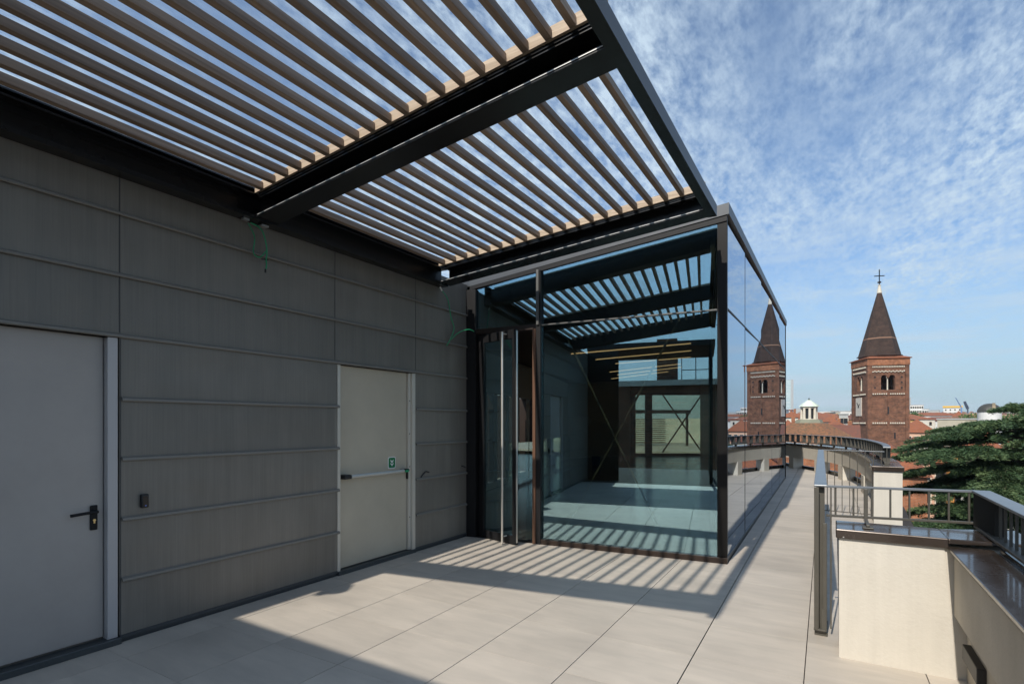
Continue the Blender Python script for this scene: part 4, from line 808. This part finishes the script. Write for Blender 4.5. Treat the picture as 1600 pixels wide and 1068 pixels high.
# named buildings of the view
house('nave_building', 'orange tiled church nave roof just behind the white pier', 1335, 1447, 698, 58, wall=brickr, roof='hip', rm=terra, rise=3.1, depth=14, win=False, cat='church')
house('side_aisle', 'low brick aisle with small orange roof at the foot of the bell tower', 1412, 1440, 705, 96, wall=brickr, roof='gable', rm=terra, rise=3.0, depth=12, win=False, cat='church')
t, q, g = house('pink_house', 'pink house with orange hipped roof right of the bell tower', 1402, 1463, 654, 150, wall='pink', rise=3.9, depth=16, wcols=5, win_h=1.9)
chimney(t, q, -2, 0, g[2] - 2, g[2] + .8)
house('blank_house', 'plain beige windowless gable wall beside the pink house', 1464, 1526, 655, 140, wall='beige', roof='flat', depth=14, win=False)
house('low_annex', 'low green edged annex roof below the pink house', 1408, 1450, 683, 112, wall='cream', rise=1.6, rm=terrad, depth=12, wrows=1)
house('orange_roof_block', 'long orange roof behind the plain beige wall', 1466, 1530, 641, 210, wall='cream', rise=7.5, depth=26)
t, q, g = house('white_clinic', 'white flat roofed block behind the right edge of the bell tower', 1422, 1443, 632.5, 420, wall='white', roof='flat', depth=25, wrows=5, wcols=6)
house('white_clinic_annex', 'smaller white block beside the white clinic', 1441, 1452, 639, 400, wall='white', roof='flat', depth=20, wrows=2, wcols=3)
house('grey_block', 'grey flat roofed block behind the long orange roof', 1450, 1468, 641, 330, wall='grey', roof='flat', depth=20, wrows=2)
t, q, g = house('yellow_topped_block', 'glassy block with yellow roof frame behind the long orange roof', 1474, 1503, 637, 520, wall='white', roof='flat', depth=20, wrows=3)
link('roof_frame', MB().hexa([q(-g[0] - .6, -g[1] - .6, g[2] + .4), q(g[0] + .6, -g[1] - .6, g[2] + .4), q(g[0] + .6, g[1] + .6, g[2] + .4), q(-g[0] - .6, g[1] + .6, g[2] + .4), q(-g[0] - .6, -g[1] - .6, g[2] + 2.0), q(g[0] + .6, -g[1] - .6, g[2] + 2.0), q(g[0] + .6, g[1] + .6, g[2] + 2.0), q(-g[0] - .6, g[1] + .6, g[2] + 2.0)]), mat('yellow_paint', (.75, .45, .05), .6), t)
for (u, vb, vt_, du, lab, colr) in ((1502, 646, 621, -9, 'thin blue crane jib leaning left above the orange roofs', (.12, .22, .42)), (1512, 648, 627, -5, 'dark crane jib leaning left beside the thin blue crane', (.04, .06, .10))):
    d = 480; a = at(u, vb + 30, d); b = at(u, vb - 10, d); c = at(u + du, vt_, d)
    ct = thing('tower_crane', lab, 'crane', (a.x, a.y, GZ), 'construction cranes')
    mm = mat('crane_%s' % ('blue' if du < -6 else 'dark'), colr, .5)
    link('mast', MB().box(a.x - .5, a.x + .5, a.y - .5, a.y + .5, GZ, b.z), mm, ct); link('jib', MB().tube([b, c], [.55 if du < -6 else 1.5, .4 if du < -6 else 1.2], 4), mm, ct)
# observatory dome
od = 130; oc = at(1546, 661, od); oc.z = 0
obs = thing('observatory_dome', 'dark ribbed dome on a white drum rising above the cedar', 'dome', (oc.x, oc.y, GZ))
rd_ = 14.5 / F * od * 1.04
link('drum', MB().cone(oc, rd_ * .96, rd_ * .96, GZ, lz(643.5, od), 28), WALLM['white'], obs)
dm = MB(); n_ = 8
for k in range(n_):
    a0, a1 = k / n_ * pi / 2, (k + 1) / n_ * pi / 2; dm.cone(oc, rd_ * cos(a0), max(rd_ * cos(a1), .02), lz(643.5, od) + rd_ * .9 * sin(a0), lz(643.5, od) + rd_ * .9 * sin(a1), 28)
link('dome', dm, mat('dome_lead', (.055, .055, .05), .5, .3, col2=(.09, .085, .07), nscale=.8), obs, smooth=False)
vd = -Vector((oc.x, oc.y, 0)).normalized(); sd_ = Vector((-vd.y, vd.x, 0)); ds = MB()
for k in range(n_):
    a0, a1 = k / n_ * pi / 2, (k + 1) / n_ * pi / 2; pp = []
    for a in (a0, a1):
        for s_, rr_ in ((-.5, 1.0), (-.5, 1.05), (.1, 1.05), (.1, 1.0)):
            p = oc + vd * (rd_ * rr_ * cos(a)) + sd_ * (s_ + 1.0); pp.append((p.x, p.y, lz(643.5, od) + rd_ * rr_ * .9 * sin(a)))
    ds.hexa(pp)
link('shutter', ds, mat('shutter_metal', (.28, .22, .14), .5, .3), obs)
# glass skyscraper far away
sk, q, g = house('glass_skyscraper', 'tall pale glass skyscraper on the horizon beside the mirrored tower', 1222, 1239.5, 593, 1500, wall=mat('curtain_wall', (.36, .52, .55), .25, .1, col2=(.50, .62, .62), nscale=.06, stretch=(1, 1, 2.5)), roof='flat', depth=20, win=False, cat='skyscraper')
fl = MB(); 
for k in range(26): z = g[2] - 4 - k * 4.2; fl.hexa([q(-g[0] - .3, -g[1] - .4, z), q(g[0] * .55, -g[1] - .4, z), q(g[0] * .55, -g[1] - .01, z), q(-g[0] - .3, -g[1] - .01, z), q(-g[0] - .3, -g[1] - .4, z + .9), q(g[0] * .55, -g[1] - .4, z + .9), q(g[0] * .55, -g[1] - .01, z + .9), q(-g[0] - .3, -g[1] - .01, z + .9)])
link('floor_bands', fl, WALLM['white'], sk)
link('side_fin', MB().hexa([q(g[0] * .56, -g[1] - .7, GZ), q(g[0] + .3, -g[1] - .7, GZ), q(g[0] + .3, -g[1] - .02, GZ), q(g[0] * .56, -g[1] - .02, GZ), q(g[0] * .56, -g[1] - .7, g[2]), q(g[0] + .3, -g[1] - .7, g[2]), q(g[0] + .3, -g[1] - .02, g[2]), q(g[0] * .56, -g[1] - .02, g[2])]), WALLM['grey'], sk)
house('far_grey_tower', 'slim grey tower block touching the right edge of the bell tower on the horizon', 1419.5, 1423.5, 621, 1400, wall='grey', roof='flat', depth=15, win=False, cat='skyscraper')
# houses between the lantern and the tower, and left of the lantern
specs = [
 ('cream house with small orange roof left of the church lantern', 1226, 1247, 641, 170, 'cream', terra, 2.2, 'hip'),
 ('orange hipped roof low to the left of the octagonal church', 1222, 1240, 655, 105, 'cream', terra, 1.6, 'hip'),
 ('white wall house right behind the church lantern', 1244, 1256, 648, 230, 'white', terra, 1.6, 'hip'),
 ('wide orange roofed house right of the church lantern', 1277, 1302, 644, 240, 'white', terra, 3.4, 'hip'),
 ('cream house with pale orange roof between lantern and tower', 1284, 1310, 650, 170, 'cream', terra, 1.8, 'hip'),
 ('grey green plain block left of the bell tower', 1311, 1325, 647, 150, 'grey', None, 0, 'flat'),
 ('white flat block at the left edge of the bell tower', 1313, 1336, 642.5, 260, 'white', None, 0, 'flat'),
 ('dull red roof left of the foot of the bell tower', 1296, 1340, 663.5, 92, 'cream', terrad, 3.2, 'gable'),
 ('low pale house behind the dull red roof', 1290, 1318, 657, 135, 'cream', terra, 1.0, 'hip'),
 ('orange roofed house filling the left edge behind the curved parapet', 1180, 1226, 660, 75, 'pink', terra, 2.8, 'hip'),
 ('ochre house behind the lower half of the cedar', 1478, 1575, 676, 62, 'orange', terra, 2.4, 'hip'),
 ('orange house behind the right half of the cedar', 1560, 1660, 668, 74, 'orange', terra, 3.0, 'hip'),
 ('red brick house right of the church nave', 1436, 1480, 700, 76, 'pink', terra, 2.0, 'hip'),
 ('cream house low behind the cedar trunk', 1500, 1600, 722, 52, 'cream', terra, 2.2, 'hip'),
 ('ochre house with white shutters at the far right', 1610, 1700, 690, 60, 'ochre', terra, 2.4, 'hip')]
for (lb, u0, u1, vt_, d, wl_, rm_, rs, rf) in specs:
    t, q, g = house('town_house', lb, u0, u1, vt_, d, wall=wl_, rm=rm_, rise=rs, roof=rf, group='town houses in the view', wrows=2 if d < 140 else 1, depth=14 if d < 300 else 20)
    if rf != 'flat' and d < 180: chimney(t, q, 1.0, .5, g[3], g[2] + .7, .35)
# farther rooftops in bands
LOCS = ['between the skyscraper and the lantern', 'between the lantern and the bell tower', 'right of the bell tower', 'above the cedar', 'beyond the right edge']
cnt = {}
for d0, d1, n, vlo, vhi in ((190, 300, 16, 645, 652), (300, 520, 26, 641, 648), (520, 1000, 34, 637.5, 644), (1000, 1900, 30, 636.5, 642)):
    for k in range(n):
        u = 1205 + (1850 - 1205) * (k + random.random()) / n; d = random.uniform(d0, d1); wpx = random.uniform(9, 17) / d * F
        wpx = max(min(wpx, 30), 7); du = wpx / d * F / 2
        v = random.uniform(vlo, vhi) + (1.5 if 1420 < u < 1535 else 0)
        kind = random.random(); wlx = random.choice(['cream', 'white', 'pink', 'white', 'cream', 'grey', 'beige', 'ochre'])
        rf = 'hip' if kind < .55 else ('gable' if kind < .68 else 'flat'); rm_ = random.choice([terra, terra, terrad, terrao])
        loc = LOCS[0 if u < 1262 else 1 if u < 1335 else 2 if u < 1480 else 3 if u < 1600 else 4]
        rn = {'terracotta_roof': 'orange', 'dull_red_roof': 'dull red', 'old_mossy_tile': 'brown tiled'}[rm_.name]
        lb = 'distant %s house with %s roof %s' % (wlx, 'flat' if rf == 'flat' else rn, loc)
        house('distant_house', lb, u - du, u + du, v, d, wall=wlx, rm=rm_, rise=random.uniform(1.6, 2.8), roof=rf, group='distant houses of the city', win=(d < 330), wrows=1, depth=random.uniform(10, 18), rot=random.uniform(-.5, .5))
# buildings behind the viewpoint, mirrored in the front glass
ob_ = thing('chimney_building', 'brown brick building behind with square chimney and roof railing, mirrored in the glass', 'building', (-3, -22, GZ))
link('wall', MB().box(-16, 8, -27, -18.6, GZ, 3.75), brick, ob_); link('parapet', MB().box(-16.1, 8.1, -18.62, -18.3, 3.6, 3.9), stone, ob_)
link('chimney', MB().box(-3.75, -2.65, -20.2, -19.1, 3.75, 6.3), brick, ob_)
rr_ = MB()
for z in (4.5, 5.3): rr_.tube([(-2.4, -19.2, z), (-.9, -19.2, z)], .025, 6)
for x in (-2.4, -1.65, -.9): rr_.tube([(x, -19.2, 3.75), (x, -19.2, 5.3)], .025, 6)
link('roof_railing', rr_, dark, ob_)
link('antenna', MB().tube([(-.4, -19.6, 3.75), (-.4, -19.6, 7.6)], .03, 6).tube([(-.9, -19.6, 7.0), (.1, -19.6, 7.0)], .02, 6).tube([(-.7, -19.6, 7.35), (-.1, -19.6, 7.35)], .02, 6), dark, ob_)
t_ = thing('roof_pavilion', 'cream roof block with dark louvre screen seen through the far end of the pavilion', 'building', (-16, 36, GZ))
fwd = Vector((-.36, .93, 0)); 
a = at(990, 661, 38); b = at(1100, 661, 38); dv = (b - a).normalized(); nv = Vector((-dv.y, dv.x, 0))
def tb(s0, s1, o0, o1, z0, z1): 
    p = [a + dv * s0 + nv * o0, a + dv * s1 + nv * o0, a + dv * s1 + nv * o1, a + dv * s0 + nv * o1]; return [(q_.x, q_.y, z) for z in (z0, z1) for q_ in p]
link('wall', MB().hexa(tb(-2, 9.5, 6, 10, GZ, 1.9)), cream, t_)
link('deck', MB().hexa(tb(-4, 9, -8, 6, -.4, -.1)), tilem, t_)
lv = MB()
for k in range(12): lv.hexa(tb(-1, 2.3, 0, .12, .1 + k * .15, .17 + k * .15))
link('louvre_screen', lv, dark, t_)
lv = MB()
for k in range(14): lv.hexa(tb(-1 + k * .33, -.9 + k * .33, -.5, 3, 2.3, 2.42))
lv.hexa(tb(-1, 3.9, -.6, -.4, 2.2, 2.45)).hexa(tb(3.6, 3.75, -.55, -.4, -.1, 2.2)); link('pergola_frame', lv, dark, t_)
pl = MB()
# ground
struct(link('ground', MB().add([(-2490, -2490, GZ), (2490, -2490, GZ), (2490, 2490, GZ), (-2490, 2490, GZ)], [(0, 1, 2, 3)]), asphalt))

# ------------------------------------------------------------------ cedar and other trees
def leafmat(name, a, b, c):
    m = bpy.data.materials.new(name); m.use_nodes = True; t = m.node_tree; p = t.nodes['Principled BSDF']; p.inputs['Roughness'].default_value = .65; p.inputs['Specular IOR Level'].default_value = .3
    g = t.nodes.new('ShaderNodeAttribute'); g.attribute_name = 'tint'
    r = t.nodes.new('ShaderNodeValToRGB'); r.color_ramp.elements[0].color = (*a, 1); r.color_ramp.elements[1].color = (*c, 1); e = r.color_ramp.elements.new(.5); e.color = (*b, 1)
    t.links.new(g.outputs['Fac'], r.inputs[0]); t.links.new(r.outputs[0], p.inputs['Base Color']); return m
cedarm = leafmat('cedar_needles', (.024, .055, .024), (.055, .100, .043), (.15, .21, .09))
leafm = leafmat('broad_leaves', (.03, .07, .015), (.06, .12, .03), (.10, .17, .04))
barkm = mat('bark', (.10, .08, .06), .9, col2=(.22, .19, .15), nscale=3, stretch=(4, 4, 1), bump=.5)
def blades(name, P0, DIR, LEN, WID, tint, m, parent):
    n = len(P0); nr = rng.normal(size=(n, 3)); side = np.cross(DIR, nr); side /= np.linalg.norm(side, axis=1)[:, None] + 1e-9
    off = np.array(parent.location); P0 = P0 - off
    v = np.empty((n, 4, 3)); v[:, 0] = P0 - side * WID[:, None] * .35; v[:, 1] = P0 + DIR * LEN[:, None] * .5 - side * WID[:, None]; v[:, 2] = P0 + DIR * LEN[:, None]; v[:, 3] = P0 + DIR * LEN[:, None] * .5 + side * WID[:, None]
    me = bpy.data.meshes.new(name); me.vertices.add(4 * n); me.vertices.foreach_set('co', v.ravel()); me.loops.add(4 * n); me.loops.foreach_set('vertex_index', np.arange(4 * n, dtype=np.int32))
    me.polygons.add(n); me.polygons.foreach_set('loop_start', np.arange(n, dtype=np.int32) * 4); me.update(calc_edges=True)
    a = me.attributes.new('tint', 'FLOAT', 'FACE'); a.data.foreach_set('value', tint.astype(np.float32)); me.materials.append(m)
    o = bpy.data.objects.new(name, me); COL.objects.link(o); o.parent = parent; return o
def cedar(base, height, spread, label, nb=70, dens=420, seed=1, group=None, lean=0, zlow=.25):
    r = np.random.RandomState(seed); t = thing('cedar_tree', label, 'tree', tuple(base), group); bx, by, bz = base
    tr = MB(); tr.tube([(bx, by, bz), (bx + .1, by, bz + height * .5), (bx + .15, by + .1, bz + height * .85), (bx + .1, by, bz + height)], [.55, .40, .16, .03], 10)
    Ps, Ds, Ls, Ws, Ts = [], [], [], [], []
    for k in range(nb):
        tr_ = k // 8; dhh = .16 + tr_ * .58 + r.normal() * .15 + (.25 * (k % 8) / 8 if tr_ < 2 else 0); f = 1 - dhh / height; z0 = bz + height * f
        az_ = k * 2.399 + r.rand() * .6; dh_ = height * (1 - f); ln_ = spread * min(1, (dh_ + .12) / 2.3) * r.uniform(.62, 1.05); ln_ = max(ln_, .35)
        rise_ = r.uniform(-.08, .26); d2 = np.array([cos(az_), sin(az_), 0.]); pts = []
        for s_ in np.linspace(0, 1, 8):
            pts.append((bx + d2[0] * ln_ * s_, by + d2[1] * ln_ * s_, z0 + ln_ * (rise_ * s_ - .22 * s_ ** 2.4)))
        tr.tube(pts, [.13 * (1 - .85 * i / 7) * (1.2 - f * .7) for i in range(8)], 5)
        # flat foliage plates along the limb: sub-twigs with needle tufts
        nt_ = int(12 + 26 * ln_ / spread)
        for j in range(nt_):
            s_ = r.uniform(.22, 1.0); i0 = s_ * 7; i_ = int(min(i0, 6)); fr_ = i0 - i_; p = np.array(pts[i_]) * (1 - fr_) + np.array(pts[i_ + 1]) * fr_
            sa = az_ + r.choice([-1, 1]) * r.uniform(.35, 1.25); tl = ln_ * .30 * (1.15 - .6 * s_) * r.uniform(.5, 1.2) + .25; td = np.array([cos(sa), sin(sa), 0.])
            m_n = int(dens * tl * .30) + 12; q_ = r.rand(m_n) ** .8; pos = p + td * (q_ * tl)[:, None]; pos[:, 2] += .05 * tl - .18 * tl * q_ ** 2
            lat = np.array([-td[1], td[0], 0.]); lw_ = r.normal(size=m_n) * .13 * (1.2 - .7 * q_); pos += lat * lw_[:, None]; pos[:, 2] += r.normal(size=m_n) * .05 - .25 * np.abs(lw_)
            dr_ = td * r.uniform(.3, 1.0, m_n)[:, None] + lat * (np.sign(lw_) * r.uniform(.2, 1.0, m_n))[:, None]; dr_[:, 2] += r.uniform(-.25, .55, m_n); dr_ /= np.linalg.norm(dr_, axis=1)[:, None]
            Ps.append(pos); Ds.append(dr_); Ls.append(r.uniform(.09, .22, m_n)); Ws.append(r.uniform(.011, .026, m_n)); Ts.append(np.clip(.30 + r.normal() * .12 + .35 * q_ * r.rand(m_n) + (.40 if r.rand() < .16 else 0) + r.normal(size=m_n) * .08, 0, 1))
    link('trunk', tr, barkm, t); blades('crown', np.concatenate(Ps), np.concatenate(Ds), np.concatenate(Ls), np.concatenate(Ws), np.concatenate(Ts), cedarm, t); return t
cb_ = at(1597, 661, 26.5); cedar((cb_.x, cb_.y, GZ), 22.55, 5.3, 'large dark green cedar with flat spreading branches beside the terrace', nb=152, dens=780, seed=5, zlow=.52)
cb_ = at(1690, 661, 31); cedar((cb_.x, cb_.y, GZ), 21.0, 6.0, 'second cedar mostly outside the right edge behind the first', nb=50, dens=300, seed=9, zlow=.5)
def broad(base, height, rad, label, seed, n=9000, group=None, lw=.16):
    r = np.random.RandomState(seed); t = thing('broadleaf_tree', label, 'tree', tuple(base), group); bx, by, bz = base
    tr = MB().tube([(bx, by, bz), (bx + .1, by, bz + height * .8)], [.3, .08], 8)
    Ps = []; nc = 26; ts = []
    for k in range(nc):
        d_ = r.normal(size=3); d_ /= np.linalg.norm(d_); c = np.array([bx, by, bz + height - rad]) + d_ * rad * r.uniform(.35, .85) * np.array([1, 1, .8]); m_n = n // nc
        p = r.normal(size=(m_n, 3)) * rad * .20 + c; Ps.append(p); ts.append(np.clip(.4 + r.normal() * .15 + r.normal(size=m_n) * .12, 0, 1))
        tr.tube([(bx, by, bz + height * .5), tuple(c)], [.08, .03], 5)
    P_ = np.concatenate(Ps); D_2 = r.normal(size=P_.shape); D_2 /= np.linalg.norm(D_2, axis=1)[:, None]
    link('trunk', tr, barkm, t); blades('crown', P_, D_2, r.uniform(lw, lw * 2, len(P_)), r.uniform(lw * .4, lw * .7, len(P_)), np.concatenate(ts), leafm, t)
for i, (u, v, d, hh_, rd2, lb) in enumerate(((1418, 800, 34, 12, 3.2, 'green tree low beyond the white pier'), (1452, 818, 30, 11.5, 3.2, 'green tree in front of the cedar foot'), (1424, 641, 300, 22, 5, 'distant tree beside the white clinic'),
                                             (1530, 640, 190, 25, 5, 'distant tree left of the observatory dome'), (1590, 640, 170, 25.5, 6, 'distant tree right of the observatory dome'), (1304, 646, 250, 23, 4, 'small distant tree above the roofs left of the bell tower'), (1560, 645, 150, 23.5, 4.5, 'tree directly behind the top of the cedar'), (1640, 720, 40, 17, 4, 'bushy tree at the right edge below the cedar'))):
    p = at(u, 661, d); tz_ = EYE + (V0 - v) / F * d
    broad((p.x, p.y, GZ), tz_ - GZ, rd2, lb, 30 + i, n=9000 if d < 100 else 3500, group='broadleaf trees', lw=.14 if d < 100 else .5)

# ------------------------------------------------------------------ air
hz = bpy.data.materials.new('haze_air'); hz.use_nodes = True; t_ = hz.node_tree; t_.nodes.clear()
pv = t_.nodes.new('ShaderNodeVolumePrincipled'); pv.inputs['Color'].default_value = (.82, .90, 1, 1); pv.inputs['Density'].default_value = .00015; pv.inputs['Anisotropy'].default_value = .2
ou = t_.nodes.new('ShaderNodeOutputMaterial'); t_.links.new(pv.outputs[0], ou.inputs['Volume'])
struct(link('haze', MB().box(-2500, 2500, -2500, 2500, GZ - 1, 130), hz), 'stuff')
